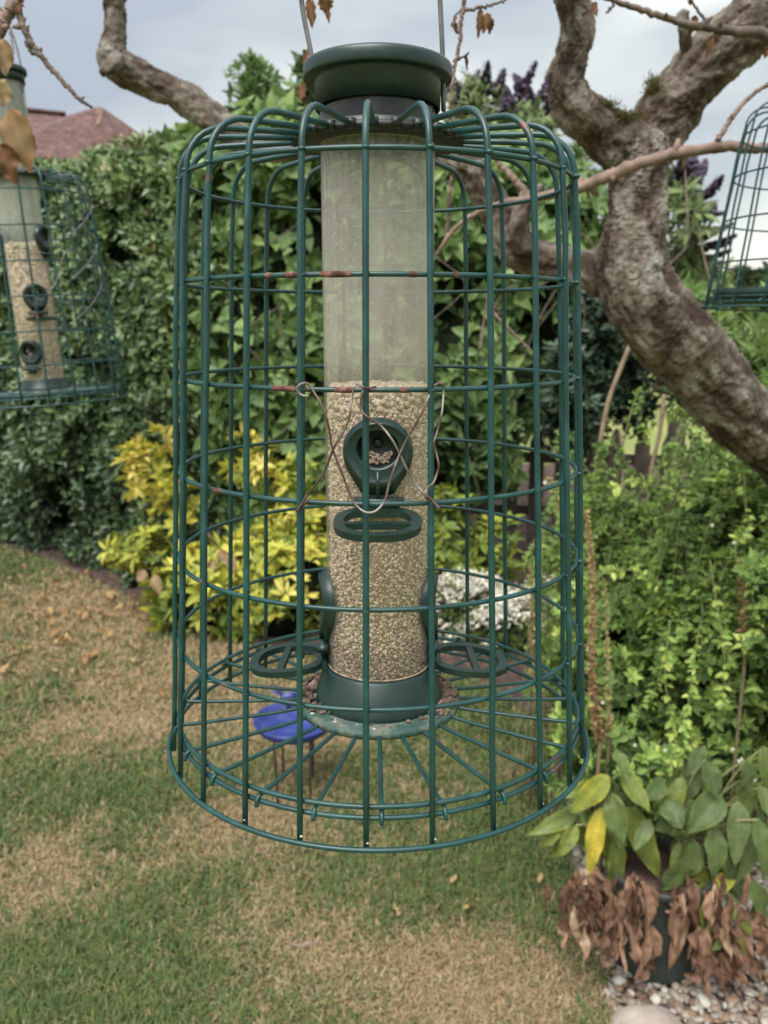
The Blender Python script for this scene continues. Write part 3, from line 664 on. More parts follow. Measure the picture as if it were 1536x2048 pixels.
# ================================================================== APPLE TREE
def bark():
    m, n, l, b = new_mat('flaking_apple_bark')
    t = n.new('ShaderNodeTexCoord')
    z = n.new('ShaderNodeTexNoise'); z.inputs['Scale'].default_value = 11; z.inputs['Detail'].default_value = 7; z.inputs['Roughness'].default_value = .62; l.new(t.outputs['Object'], z.inputs['Vector'])
    r = ramp(n, [(.30, (0.08567, 0.06578, 0.05884)), (.43, (0.1511, 0.1271, 0.1129)), (.55, (0.2167, 0.1984, 0.1815)), (.70, (0.3022, 0.3175, 0.3004))]); l.new(z.outputs[0], r.inputs[0])
    fa = n.new('ShaderNodeAttribute'); fa.attribute_name = 'flake'; rv = ramp(n, [(.08, (.26, .19, .16)), (.40, (.72, .66, .62)), (.62, (1.0, .98, .96)), (.9, (1.35, 1.36, 1.35))]); l.new(fa.outputs['Fac'], rv.inputs[0])
    mu = n.new('ShaderNodeMix'); mu.data_type = 'RGBA'; mu.blend_type = 'MULTIPLY'; mu.inputs[0].default_value = 1; l.new(r.outputs[0], mu.inputs[6]); l.new(rv.outputs[0], mu.inputs[7])
    # moss and lichen patches
    zf = n.new('ShaderNodeTexNoise'); zf.inputs['Scale'].default_value = 85; zf.inputs['Detail'].default_value = 6; zf.inputs['Roughness'].default_value = .7; l.new(t.outputs['Object'], zf.inputs['Vector'])
    rf_ = ramp(n, [(.34, (.5, .45, .42)), (.5, (.95, .94, .93)), (.66, (1.3, 1.3, 1.3))]); l.new(zf.outputs[0], rf_.inputs[0])
    mu2 = n.new('ShaderNodeMix'); mu2.data_type = 'RGBA'; mu2.blend_type = 'MULTIPLY'; mu2.inputs[0].default_value = .75; l.new(mu.outputs[2], mu2.inputs[6]); l.new(rf_.outputs[0], mu2.inputs[7]); mu = mu2
    z2 = n.new('ShaderNodeTexNoise'); z2.inputs['Scale'].default_value = 6.5; z2.inputs['Detail'].default_value = 8; z2.inputs['Roughness'].default_value = .7; l.new(t.outputs['Object'], z2.inputs['Vector'])
    rm = ramp(n, [(.585, (0, 0, 0)), (.66, (1, 1, 1))]); l.new(z2.outputs[0], rm.inputs[0])
    at = n.new('ShaderNodeAttribute'); at.attribute_name = 'rnd'
    mm = n.new('ShaderNodeMath'); mm.operation = 'MULTIPLY'; l.new(rm.outputs[0], mm.inputs[0]); l.new(at.outputs['Fac'], mm.inputs[1])
    mg = n.new('ShaderNodeMix'); mg.data_type = 'RGBA'; l.new(mm.outputs[0], mg.inputs[0]); l.new(mu.outputs[2], mg.inputs[6]); mg.inputs[7].default_value = (.075, .085, .03, 1)
    l.new(mg.outputs[2], b.inputs['Base Color']); b.inputs['Roughness'].default_value = .85; b.inputs['Specular IOR Level'].default_value = .25
    ad = n.new('ShaderNodeMath'); ad.operation = 'ADD'; l.new(z.outputs[0], ad.inputs[0])
    m2 = n.new('ShaderNodeMath'); m2.operation = 'MULTIPLY'; m2.inputs[1].default_value = .15; l.new(rv.outputs[0], m2.inputs[0]); l.new(m2.outputs[0], ad.inputs[1])
    bp = n.new('ShaderNodeBump'); bp.inputs['Strength'].default_value = .9; bp.inputs['Distance'].default_value = .006
    l.new(ad.outputs[0], bp.inputs['Height']); l.new(bp.outputs[0], b.inputs['Normal'])
    return m
BARK = bark()
TWIG = noise_mat('twig_bark', [(.3, (0.099, 0.0605, 0.0495)), (.6, (0.242, 0.165, 0.1375)), (.8, (0.374, 0.308, 0.264))], 30, .75, bump=.4)
TWIGD = noise_mat('dark_twig_bark', [(.3, (.05, .035, .03)), (.7, (.15, .11, .09))], 40, .8)
tree = empty('apple_tree', (1.25, 2.25, 0))
tag(tree, 'old leaning apple tree with flaking bark and forked limbs', 'tree')
TO = np.array([1.25, 2.25, 0])
def limb(name, pts, moss=.5, step=.0042, amp=1., mat=None, seg=112):
    """pts (px,py,d,r_px)"""
    q = []
    for px, py, d, rp in pts:
        v = P(px, py, d); q.append([*v, M(rp, px, py, d)])
    q = np.array(q); ln = np.linalg.norm(np.diff(q[:, :3], axis=0), axis=1).sum()
    n = int(ln/step); p = smooth_path(q, n)
    V, Q, T = tube(p[:, :3], p[:, 3], seg)
    nb = len(p)*seg
    cen = np.repeat(p[:, :3], seg, 0); nr = norm(V[:nb]-cen); rr = np.repeat(p[:, 3], seg)
    disp = np.zeros(nb); ms = np.zeros(nb); lv = np.zeros(nb)
    sl_ = np.concatenate([[0], np.cumsum(np.linalg.norm(np.diff(p[:, :3], axis=0), axis=1))]); o_ = len(pts)*3.7
    for i in range(nb):
        v = Vector(V[i])
        lo = mn.noise(v*7)*.13+mn.noise(v*16)*.06
        k0 = i//seg; a0 = (i % seg)/seg*2*PI; w = Vector((math.cos(a0)*p[k0, 3]+o_, math.sin(a0)*p[k0, 3], sl_[k0]*.58))
        w = w+Vector((mn.noise(v*14), mn.noise(v*14+Vector((9, 0, 0))), 0))*.012
        f = mn.fractal(w*24, .7, 2.1, 4)*2.6+3; k_ = math.floor(f); fr_ = f-k_
        f2 = mn.fractal(w*52+Vector((3, 1, 2)), .8, 2.1, 3)*2.0+3; k2 = math.floor(f2); fr2 = f2-k2
        e = min(1, fr_*9); e2 = min(1, fr2*7)      # flake edges stand up, then fall to the next layer
        disp[i] = rr[i]*lo+amp*(.0026*(k_+e-1-3)+.0016*(k2+e2-1-3)+.0009*mn.noise(v*160))
        lv[i] = .5+.16*(k_-3)+.12*(k2-3)-.30*(1-e)-.2*(1-e2)
        ms[i] = moss
    V[:nb] += nr*disp[:, None]
    V -= TO
    return mk(name, V, [Q, T], mat or BARK, tree, True, {'rnd': np.concatenate([ms*.6, [0, 0]]), 'flake': np.concatenate([np.clip(lv, 0, 1), [0, 0]])})
limb('trunk', [(2150, 2150, 2.5, 110), (2080, 1800, 2.4, 92), (1960, 1450, 2.25, 80), (1800, 1160, 2.1, 72), (1660, 1000, 2.0, 66), (1560, 905, 1.93, 64), (1500, 848, 1.9, 66), (1430, 770, 1.86, 70), (1352, 680, 1.82, 76), (1287, 598, 1.8, 77), (1262, 520, 1.8, 70), (1270, 440, 1.8, 61), (1272, 370, 1.8, 58), (1280, 310, 1.8, 58), (1290, 270, 1.8, 46)], .35)
limb('limb', [(1285, 330, 1.8, 52), (1245, 292, 1.8, 58), (1190, 250, 1.79, 50), (1148, 212, 1.78, 46), (1132, 165, 1.77, 40), (1142, 110, 1.76, 34), (1152, 60, 1.75, 33), (1142, 0, 1.74, 34), (1128, -80, 1.7, 32), (1050, -260, 1.4, 28), (850, -420, .95, 25), (700, -500, .6, 20)], .25)
limb('limb', [(1270, 350, 1.83, 50), (1305, 272, 1.83, 62), (1345, 205, 1.82, 62), (1400, 142, 1.8, 60), (1470, 75, 1.78, 62), (1545, 12, 1.75, 64), (1660, -90, 1.7, 60), (1800, -250, 1.65, 52)], 1.)
limb('limb', [(1262, 570, 1.84, 52), (1190, 545, 1.86, 43), (1120, 528, 1.88, 36), (1050, 506, 1.9, 36), (1012, 465, 1.9, 34), (985, 405, 1.9, 36), (945, 340, 1.9, 34), (880, 295, 1.9, 30), (780, 278, 1.92, 28), (660, 290, 1.93, 28), (560, 296, 1.93, 28), (490, 280, 1.94, 30), (420, 232, 1.94, 30), (370, 196, 1.94, 31), (310, 168, 1.94, 32), (255, 142, 1.93, 35), (228, 118, 1.93, 33), (230, 60, 1.93, 25), (226, 0, 1.93, 25), (222, -80, 1.9, 26), (150, -240, 1.8, 22), (60, -330, 1.7, 18)], .15, seg=56)
limb('branch_stub', [(1402, 190, 1.82, 16), (1380, 120, 1.79, 16), (1368, 70, 1.76, 14), (1366, 24, 1.75, 12)], .4, seg=48, amp=.5)
limb('branch_stub', [(240, 120, 1.9, 18), (215, 138, 1.86, 15), (205, 144, 1.83, 11)], .1, seg=32)
limb('branch_stub', [(1045, 505, 1.86, 20), (1040, 440, 1.85, 20), (1060, 395, 1.84, 13), (1085, 372, 1.83, 8)], .0, seg=32, amp=.5)
def twig(pts, d, r, mat=TWIG, name='twig', knobs=6, seg=9):
    dd = d if isinstance(d, (list, tuple)) else [d]*len(pts)
    rr = r if isinstance(r, (list, tuple)) else list(np.linspace(r, r*.55, len(pts)))
    q = np.array([[*P(a, b_, x), y] for (a, b_), x, y in zip(pts, dd, rr)]); p = smooth_path(q, 10*len(pts))
    p[:, :3] += rng.normal(0, .0008, (len(p), 3)); p[:, 3] *= 1+.035*rng.normal(size=len(p))
    b = MB(); V, Q, T = tube(p[:, :3]-TO, np.maximum(p[:, 3], .0005), seg); b.add(V, Q, T)
    for k in range(knobs):
        i = random.randrange(1, len(p)-1); V0, T0 = ico(1); dr = norm(rng.normal(size=3)); s = p[i, 3]*random.uniform(.8, 1.3)
        L_ = random.uniform(1.2, 3.0)
        st = p[i, :3]-TO; V, Q, T = tube(np.array([st, st+dr*s*L_*.6, st+dr*s*L_]), np.array([s*.7, s*.55, s*.25]), 6); b.add(V, Q, T)
    return b.build(name, mat, tree)
twig([(872, 512), (905, 462), (950, 428), (1010, 405), (1060, 398), (1120, 386), (1185, 366), (1270, 330), (1350, 308), (1440, 294), (1500, 296), (1580, 296), (1700, 280)], [1.62, 1.6, 1.6, 1.58, 1.55, 1.52, 1.5, 1.47, 1.45, 1.45, 1.46, 1.5, 1.6], [.003, .004, .005, .006, .007, .009, .0098, .0098, .0095, .009, .0085, .008, .008], knobs=10)
twig([(1432, 296), (1438, 276), (1462, 238), (1492, 200), (1540, 165), (1600, 120)], 1.45, .0052, knobs=7)
twig([(1200, -10), (1260, 12), (1330, 35), (1390, 52), (1450, 58), (1540, 70), (1640, 90)], 1.4, [.003, .0045, .005, .006, .007, .009, .011], knobs=9, mat=TWIGD)
twig([(1418, 50), (1402, 30), (1385, 5), (1380, -20)], 1.4, .0025, TWIGD, knobs=3)
twig([(1230, 0), (1222, 18), (1212, 25)], 1.4, .0022, TWIGD, knobs=4)
twig([(932, -60), (928, 0), (922, 50), (917, 100), (908, 150), (902, 210), (905, 260)], 1.2, .0032, TWIG, knobs=14)
twig([(908, 122), (930, 112), (938, 104)], 1.2, .0016, TWIGD, knobs=4)
twig([(925, 22), (950, 18), (975, 12), (1010, 0), (1040, -20)], 1.2, .0022, TWIGD, knobs=6)
twig([(924, 20), (912, 30), (904, 48)], 1.2, .0012, TWIGD, knobs=2)
twig([(12, -30), (30, 10), (42, 40), (58, 78), (80, 110), (115, 152), (150, 190), (185, 216)], 1.3, [.006, .0055, .005, .0045, .0042, .0038, .003, .002], TWIGD, knobs=16)
twig([(52, 60), (56, 90), (64, 106), (76, 107), (82, 96)], 1.3, .003, TWIGD, knobs=2)
twig([(45, -30), (28, 5), (14, 30), (4, 55), (-15, 90)], 1.3, [.010, .0095, .0085, .008, .008], TWIG, knobs=4)
twig([(-10, 10), (5, 20), (14, 40), (22, 75), (28, 108)], 1.5, .002, STEEL, knobs=0, name='wire_loop')
twig([(1062, 400), (1030, 360), (1000, 330), (985, 300)], 1.84, [.009, .008, .006, .004], knobs=3)
twig([(960, 700), (968, 640), (975, 600), (978, 560)], 2.6, .003, knobs=5)
twig([(975, 612), (1000, 640), (1040, 680), (1060, 700)], 2.4, .0045, knobs=5)
twig([(895, 470), (900, 380), (912, 310)], 2.0, .005, knobs=3)
# dead leaves
WILT = leaf_mat('wilted_leaf', [(0, (0.07797, 0.04284, 0.03121)), (.4, (0.2339, 0.1346, 0.09051)), (.75, (0.4211, 0.2677, 0.1795)), (1, (0.5925, 0.4437, 0.3121))], .8, .2, .15, 26, .6, .9, 60)
DEAD = leaf_mat('dead_leaf', [(0, (0.05658, 0.0264, 0.01697)), (.4, (0.1509, 0.07355, 0.03772)), (.75, (0.264, 0.1603, 0.08487)), (1, (0.3583, 0.264, 0.1603))], .7, .25, .2, 22, .55)
def big_leaf(name, base, tip, width, mat, parent, off, rnd=.5, face=(0, -1, .2), curl=.15, ruf=.08, ser=0., fold=.2, n=14, m=8, sag=0., pinch=1., edge=-.18):
    """one curved leaf blade from base to tip (world coords), width in metres"""
    base = np.asarray(base, float); tip = np.asarray(tip, float); ax = tip-base; L_ = np.linalg.norm(ax); y = ax/L_
    z = np.asarray(face, float); z = z-y*np.dot(z, y); z /= np.linalg.norm(z); x = np.cross(y, z)
    ph = random.uniform(0, 9)
    V = []; R2 = []
    for i in range(n+1):
        t = i/n; wd = max(.03, math.sin(PI*min(1, t**.8*.98+.02))**.75*(1-.25*t))*width/2*pinch
        for j in range(-m//2, m//2+1):
            s = 2*j/m
            e = 1+ser*(.5 if i % 2 else -.5)*(abs(s) > .9)
            u = s*wd*e
            zz = fold*abs(s)*wd-curl*L_*(t-.0)**2*1.0+curl*L_*.5*t+ruf*width*math.sin(ph+t*9+s*2.5)*abs(s)**1.5+ruf*.5*width*math.sin(ph*2+t*17)*s
            V.append(base+y*(t*L_)+x*u+z*zz+np.array([0, 0, -sag*L_*math.sin(PI*t)]))
            R2.append(rnd+.10*(abs(s) < .05)+edge*(abs(s) > .9)*(.5+.5*math.sin(ph+t*12)))
    V = np.array(V)-off; k = m+1
    Q = np.array([(i*k+j, i*k+j+1, (i+1)*k+j+1, (i+1)*k+j) for i in range(n) for j in range(m)])
    return mk(name, V, [Q], mat, parent, True, {'rnd': np.clip(R2, 0, 1)})
def dl(a, b_, w, d, rnd=.6, **k):
    return big_leaf('dead_leaf', P(*a, d), P(*b_, d+random.uniform(-.015, .015)), M(w, *a, d), DEAD, tree, TO, rnd, **k)
dl((22, 218), (58, 345), 74, 1.25, .78, ser=.10, ruf=.10, curl=.25)
dl((0, 290), (30, 366), 60, 1.22, .38, ruf=.15, ser=.1, curl=.3)
dl((8, 78), (10, 152), 46, 1.28, .8, ruf=.08)
dl((12, 160), (5, 214), 44, 1.27, .98, ruf=.1, ser=.08)
for a, b_, w, r in [((618, -5), (626, 58), 24, .35), ((648, -10), (655, 30), 34, .5), ((655, 20), (658, 45), 12, .3), ((617, 96), (606, 132), 16, .3), ((604, 166), (602, 205), 22, .35), ((612, 196), (607, 212), 14, .25),
                    ((962, 16), (956, 78), 16, .6), ((975, 26), (968, 66), 22, .45), ((984, 36), (978, 70), 14, .4), ((904, 45), (916, 68), 14, .4), ((912, 30), (906, 52), 8, .4), ((932, 112), (934, 140), 8, .3), ((905, 205), (908, 240), 12, .35), ((925, 250), (928, 228), 12, .4),
                    ((1392, 30), (1378, 78), 18, .3), ((1424, 70), (1412, 116), 14, .5), ((1384, 0), (1378, 10), 16, .5), ((1188, 5), (1192, 38), 14, .35), ((1182, 22), (1174, 28), 8, .5), ((1535, 88), (1528, 118), 18, .45), ((1530, 100), (1545, 118), 18, .5), ((40, 8), (36, 26), 22, .25), ((50, -5), (38, 12), 20, .2)]:
    dl(a, b_, w, 1.2 if a[0] < 1100 else 1.4, r, ruf=.3, ser=.3, curl=random.uniform(-.4, .5), fold=random.uniform(.2, .7), n=8, m=6)
# moss tufts in the fork
MOSS = leaf_mat('moss', [(0, (.03, .035, .012)), (.6, (.09, .085, .025)), (1, (.22, .19, .05))], .9, .1, .1)
for nm, cpx, w, h, nn, dd in (('moss_tuft', (1252, 236), 26, 10, 1100, 1.76), ('moss_tuft', (1212, 214), 20, 10, 700, 1.76), ('moss_tuft', (1304, 172), 12, 18, 500, 1.79)):
    c = P(*cpx, dd)-TO; pts = c+rng.normal(0, 1, (nn, 3))*[M(w, *cpx, dd)*.6, .012, M(h, *cpx, dd)*.5]
    yd = norm(rng.normal(size=(nn, 3))+[0, -.6, .8])
    tag(scatter(nm, pts, yd, rng.normal(size=(nn, 3)), rng.uniform(.004, .010, nn), leaf_small(.25), MOSS, tree), kind='stuff')

# ================================================================== HEDGE AND SHRUBS
CORE = noise_mat('twiggy_core_painted_shade', [(.3, (.008, .011, .006)), (.6, (.018, .024, .012)), (.75, (.035, .035, .02))], 14, 1., bump=.8, bscale=40, bdist=.03, spec=.05)  # dark backing behind the leaves; gap shade is put into its twig colour
HEDGE = leaf_mat('hedge_leaf', [(0, (0.03125, 0.06138, 0.02902)), (.35, (0.06919, 0.1205, 0.04687)), (.7, (0.1283, 0.1953, 0.06473)), (.93, (0.2009, 0.2678, 0.08928)), (1, (0.2455, 0.1674, 0.08928))], .38, .22, .5, 4., .25)
IVY = leaf_mat('climber_leaf', [(0, (0.04894, 0.09177, 0.03671)), (.4, (0.1101, 0.1835, 0.06363)), (.8, (0.1958, 0.2936, 0.09785)), (1, (0.2936, 0.3916, 0.1346))], .5, .35, .35, 4., .25)
YEL = leaf_mat('golden_leaf', [(0, (0.08176, 0.1279, 0.02937)), (.3, (0.1772, 0.243, 0.04699)), (.6, (0.3816, 0.3966, 0.05874)), (.85, (0.5725, 0.5117, 0.08223)), (1, (0.7086, 0.6012, 0.188))], .45, .3, .35, 8., .3)
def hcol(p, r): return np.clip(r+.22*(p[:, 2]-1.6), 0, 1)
def sweep(path, H, depth, ns, ntt, bulge=.15, base=0.05, amp=.10, fr=2.2, seedv=0., lump=.0):
    """hedge-like surface: s along the path, t up the face and over the top -> grid of points"""
    path = smooth_path(np.asarray(path, float), ns); ns = len(path)
    t_ = np.gradient(path, axis=0); nrm = np.stack([t_[:, 1], -t_[:, 0]], -1); nrm = norm(nrm)
    Hs = np.array([H(s) for s in np.linspace(0, 1, ns)])
    tt = np.linspace(0, 1, ntt); PTS = np.zeros((ns, ntt, 3))
    for k, t in enumerate(tt):
        if t < .7:
            u = t/.7; off = bulge*math.sin(PI*(u*.8+.1)); z = base+u*.86; back = 0
        else:
            u = (t-.7)/.3; off = bulge*math.sin(PI*.9)-depth*(1-math.cos(u*PI/2)); z = base+.86+.14*math.sin(u*PI/2)
        PTS[:, k, :2] = path[:, :2]+nrm*off; PTS[:, k, 2] = Hs*z
    return PTS
def surf_noise(PTS, amp, fr, sv=0.):
    n, m, _ = PTS.shape
    dv = np.gradient(PTS, axis=0); dh = np.gradient(PTS, axis=1); nn = norm(np.cross(dv, dh))
    dd = np.array([amp*(mn.fractal(Vector(p*fr)+Vector((sv, 0, 0)), 1., 2., 3)) for p in PTS.reshape(-1, 3)]).reshape(n, m, 1)
    return PTS+nn*dd, nn, dd[..., 0]
def grid_mesh(name, PTS, mat, parent, shrink=0., nn=None):
    n, m, _ = PTS.shape
    V = (PTS-(nn*shrink if nn is not None else 0)).reshape(-1, 3)
    i, j = np.meshgrid(np.arange(n-1), np.arange(m-1), indexing='ij')
    Q = np.stack([i*m+j, (i+1)*m+j, (i+1)*m+j+1, i*m+j+1], -1).reshape(-1, 4)
    return mk(name, V, [Q], mat, parent)
def sample_grid(PTS, nn, dd, n, wt=None):
    a, b_, _ = PTS.shape
    i = rng.integers(0, a-1, n); j = rng.integers(0, b_-1, n); u = rng.random(n)[:, None]; v = rng.random(n)[:, None]
    p = (PTS[i, j]*(1-u)+PTS[i+1, j]*u)*(1-v)+(PTS[i, j+1]*(1-u)+PTS[i+1, j+1]*u)*v
    return p, norm(nn[i, j]), dd[i, j]
def shrub(root, PTS, amp, fr, nsite, k, lsize, spread, tmpl, mat, depth=.12, upbias=.35, sv=0., core=True, shrink=.14, colf=None, gap=.0):
    Pn, nn, dd = surf_noise(PTS, amp, fr, sv)
    if nn[..., 1].mean() > 0: nn = -nn
    if core: grid_mesh('shrub_gap_backing', Pn, CORE, root, shrink, nn)
    p, n_, d_ = sample_grid(Pn, nn, dd, nsite)
    h = rng.random(nsite)**1.6*depth
    p = p-n_*h[:, None]+rng.normal(0, .012, p.shape)
    if gap:
        q = np.array([mn.noise(Vector(x*3.2)+Vector((sv, 9, 0))) for x in p]); ok = q > -gap+rng.normal(0, .06, nsite)*1; ok |= rng.random(nsite) < .12
        p, n_, h, d_ = p[ok], n_[ok], h[ok], d_[ok]
    ax = norm(n_+rng.normal(0, .45, p.shape)+[0, 0, upbias])
    pts, yd, zd, sz, idx = rosettes(p, ax, k, spread, lsize)
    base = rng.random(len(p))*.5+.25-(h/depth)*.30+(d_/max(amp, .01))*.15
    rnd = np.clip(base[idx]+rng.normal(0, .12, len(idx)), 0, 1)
    if colf is not None: rnd = colf(pts, rnd)
    f = scatter('foliage', pts, yd, zd, sz, tmpl, mat, root, rnd); tag(f, kind='stuff'); return f
hedge = empty('hedge'); tag(hedge, 'tall dense dark green hedge behind the left feeder', 'hedge')
Hh = lambda s: 2.42+.18*math.sin(s*3.0+.6)-.38*max(0, .42-s)**1.0
PT = sweep([(-6.2, 8.2), (-4.6, 7.0), (-3.2, 6.05), (-2.5, 5.55), (-1.75, 5.0), (-1.25, 4.72), (-.7, 4.75), (-.2, 4.95), (.5, 5.2)], Hh, 1.3, 130, 44, .2, .01)
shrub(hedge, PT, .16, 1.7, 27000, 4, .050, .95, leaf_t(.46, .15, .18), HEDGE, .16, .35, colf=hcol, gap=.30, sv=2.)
# hedge stems at the foot
for k in range(26):
    s = random.random(); x = -4.2+s*3.6; i = int(np.argmin(np.abs(PT[:, 0, 0]-x)))
    b0 = PT[i, 0]+[random.uniform(-.05, .05), .25, 0]; b0[2] = 0
    V, Q, T = tube(np.array([b0, b0+[random.uniform(-.05, .05), 0, .25], b0+[random.uniform(-.1, .1), .05, .5]]), np.array([.014, .011, .008]), 6); mk('stem', V, [Q, T], TWIGD, hedge)
clim = empty('climbing_shrub'); tag(clim, 'light green heart leaved climber covering the fence behind the front feeder', 'climbing plant')
PT2 = sweep([(-1.05, 4.75), (-.75, 4.45), (-.3, 4.4), (.15, 4.5), (.55, 4.65), (.95, 4.95), (1.35, 5.3)], lambda s: 2.52+.16*math.sin(s*7)-.02*s, .7, 70, 40, .12, .01)
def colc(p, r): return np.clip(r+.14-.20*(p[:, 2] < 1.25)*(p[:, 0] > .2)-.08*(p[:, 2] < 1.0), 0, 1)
PT2[..., 2] = np.where(PT2[..., 0] > .12, np.maximum(PT2[..., 2], .86+.12*np.sin(PT2[..., 0]*9)), PT2[..., 2])
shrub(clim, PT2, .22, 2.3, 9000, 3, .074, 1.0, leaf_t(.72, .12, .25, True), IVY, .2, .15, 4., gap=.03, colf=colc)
twpts = []
for k in range(14):
    x = random.uniform(-.8, 1.1); z = random.uniform(.9, 2.3); p = np.array([[x, 4.35, z], [x+random.uniform(-.2, .2), 4.28, z-.15], [x+random.uniform(-.3, .3), 4.3, z-.35]])
    V, Q, T = tube(smooth_path(p, 12), .003, 6); mk('stem', V, [Q, T], TWIGD, clim)
# light shrub peeking over behind the climber
ls = empty('shrub'); tag(ls, 'pale green shrub showing just above the hedge left of the feeder lid', 'shrub')
def blob(c, r, n=26, m=20):
    a = np.linspace(0, 2*PI, n); t = np.linspace(-.35*PI, .5*PI, m)
    return np.stack([c[0]+r[0]*np.cos(a)[:, None]*np.cos(t), c[1]+r[1]*np.sin(a)[:, None]*np.cos(t), c[2]+r[2]*np.sin(t)[None]+0*a[:, None]], -1)
def fix_blob_normals(c): pass
def bshrub(root, c, r, n, k, ls_, spread, tmpl, mat, amp=.1, fr=3., depth=.1, up=.4, core=True, sv=0., shrink=.1, colf=None, gap=0., ns=(26, 20)):
    PB = blob(c, r, *ns)
    n_, m_, _ = PB.shape
    nn = norm((PB-np.array(c))/np.array(r)**2)
    dd = np.array([amp*mn.fractal(Vector(p*fr)+Vector((sv, 0, 0)), 1., 2., 3) for p in PB.reshape(-1, 3)]).reshape(n_, m_); dd[-1] = dd[0]
    Pn = PB+nn*dd[..., None]
    if core: grid_mesh('shrub_gap_backing', np.array(c)+(Pn-np.array(c))*(1-shrink/np.mean(r)), CORE, root)
    p, nr, d_ = sample_grid(Pn, nn, dd, n)
    h = rng.random(n)**1.5*depth; p = p-nr*h[:, None]+rng.normal(0, .01, p.shape)
    ok = (p[:, 2] > .03) | (root.name.startswith('distant'))
    if gap:
        q = np.array([mn.noise(Vector(x*5)+Vector((sv, 9, 0))) for x in p]); ok &= (q > -gap) | (rng.random(n) < .1)
    p, nr, h, d_ = p[ok], nr[ok], h[ok], d_[ok]
    ax = norm(nr+rng.normal(0, .4, p.shape)+[0, 0, up])
    zmin_ = .03-root.location.z
    pts, yd, zd, sz, idx = rosettes(p, ax, k, spread, ls_)
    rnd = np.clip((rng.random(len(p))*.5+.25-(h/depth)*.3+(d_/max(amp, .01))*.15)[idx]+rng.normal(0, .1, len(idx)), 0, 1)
    if colf is not None: rnd = colf(pts, rnd)
    f = scatter('foliage', pts, yd, zd, sz, tmpl, mat, root, rnd); tag(f, kind='stuff'); return f
c = P(510, 235, 6.4); bshrub(ls, (c[0], 6.4, c[2]), (.16, .3, .25), 420, 4, .07, .8, leaf_t(.4), IVY, .2, 3., .2, core=False)
V, Q, T = tube(np.array([[c[0], 6.5, 0], [c[0]+.05, 6.5, 1.5], [c[0], 6.45, 2.8]]), np.array([.03, .025, .01]), 8); mk('trunk', V, [Q, T], TWIGD, ls)
# golden bush
yb = empty('golden_shrub'); tag(yb, 'bright yellow green shrub at the foot of the hedge', 'shrub')
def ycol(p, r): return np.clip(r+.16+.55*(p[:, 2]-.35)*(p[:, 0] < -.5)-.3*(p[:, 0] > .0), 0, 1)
for (px, py, d, rx, ry, rz, n) in [(430, 1200, 3.95, .36, .3, .27, 480), (300, 1110, 4.15, .20, .2, .13, 120), (275, 950, 4.25, .10, .12, .12, 40), (320, 920, 4.25, .06, .1, .16, 22), (560, 1190, 3.95, .40, .3, .30, 520), (350, 1010, 4.25, .12, .12, .10, 36), (620, 1120, 4.1, .35, .25, .28, 330), (880, 1090, 4.25, .17, .2, .26, 150), (980, 1110, 4.3, .15, .2, .18, 100), (500, 930, 4.2, .14, .15, .12, 40), (590, 960, 4.2, .15, .15, .12, 40)]:
    c = P(px, py, d)
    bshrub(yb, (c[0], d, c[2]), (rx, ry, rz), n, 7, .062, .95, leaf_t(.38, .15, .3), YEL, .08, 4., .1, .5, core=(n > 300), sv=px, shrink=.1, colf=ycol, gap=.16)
for k in range(9):
    x = random.uniform(-.9, -.1); V, Q, T = tube(smooth_path([(-.6, 4.1, 0), (x*.5-.3, 4.05, .25), (x, 3.95, .5)], 10), .007, 6); mk('stem', V, [Q, T], TWIGD, yb)
for a, b_ in (((290, 1140), (275, 1165)), ((310, 1150), (318, 1190)), ((440, 1100), (455, 1130)), ((430, 1120), (415, 1145)), ((455, 1105), (470, 1145))):
    big_leaf('dead_leaf', P(*a, 3.72), P(*b_, 3.70), M(26, *a, 3.7), DEAD, yb, np.zeros(3), .85, ruf=.1, n=8, m=4)
# white heather
hb = empty('heather'); tag(hb, 'low heather bush covered in white flowers near the fence', 'flowering shrub')
HLEAF = leaf_mat('heather_green', [(0, (.03, .055, .015)), (.6, (.09, .13, .03)), (1, (.2, .24, .06))], .7, .2, .2)
WHITE = leaf_mat('white_flower', [(0, (0.4036, 0.3726, 0.3105)), (.5, (0.652, 0.621, 0.5278)), (1, (0.9004, 0.8694, 0.7762))], .7, .25, .2)
for (px, py, d, rx, rz, n) in [(930, 1215, 3.95, .27, .20, 900), (1010, 1260, 3.75, .22, .20, 700), (1110, 1230, 3.9, .28, .20, 800), (1210, 1250, 3.8, .22, .22, 600), (870, 1250, 3.9, .16, .14, 300)]:
    c = P(px, py, d); cc = (c[0], d, c[2]-.06)
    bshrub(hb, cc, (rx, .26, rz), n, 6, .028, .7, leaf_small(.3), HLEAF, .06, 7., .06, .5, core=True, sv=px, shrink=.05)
    a = rng.random(n*4)*2*PI; t = rng.uniform(-.1, .5*PI, n*4); q = np.stack([cc[0]+(rx+.01)*np.cos(a)*np.cos(t), cc[1]+.27*np.sin(a)*np.cos(t), cc[2]+(rz+.015)*np.sin(t)], -1)
    ok = np.array([mn.noise(Vector(v*8)) for v in q])+.5*(q[:, 2]-cc[2])/rz > .22; q = q[ok]+rng.normal(0, .015, (ok.sum(), 3)); 
    fl = lumps('flowers', q, rng.uniform(.005, .010, len(q)), WHITE, hb, 0); tag(fl, kind='stuff')
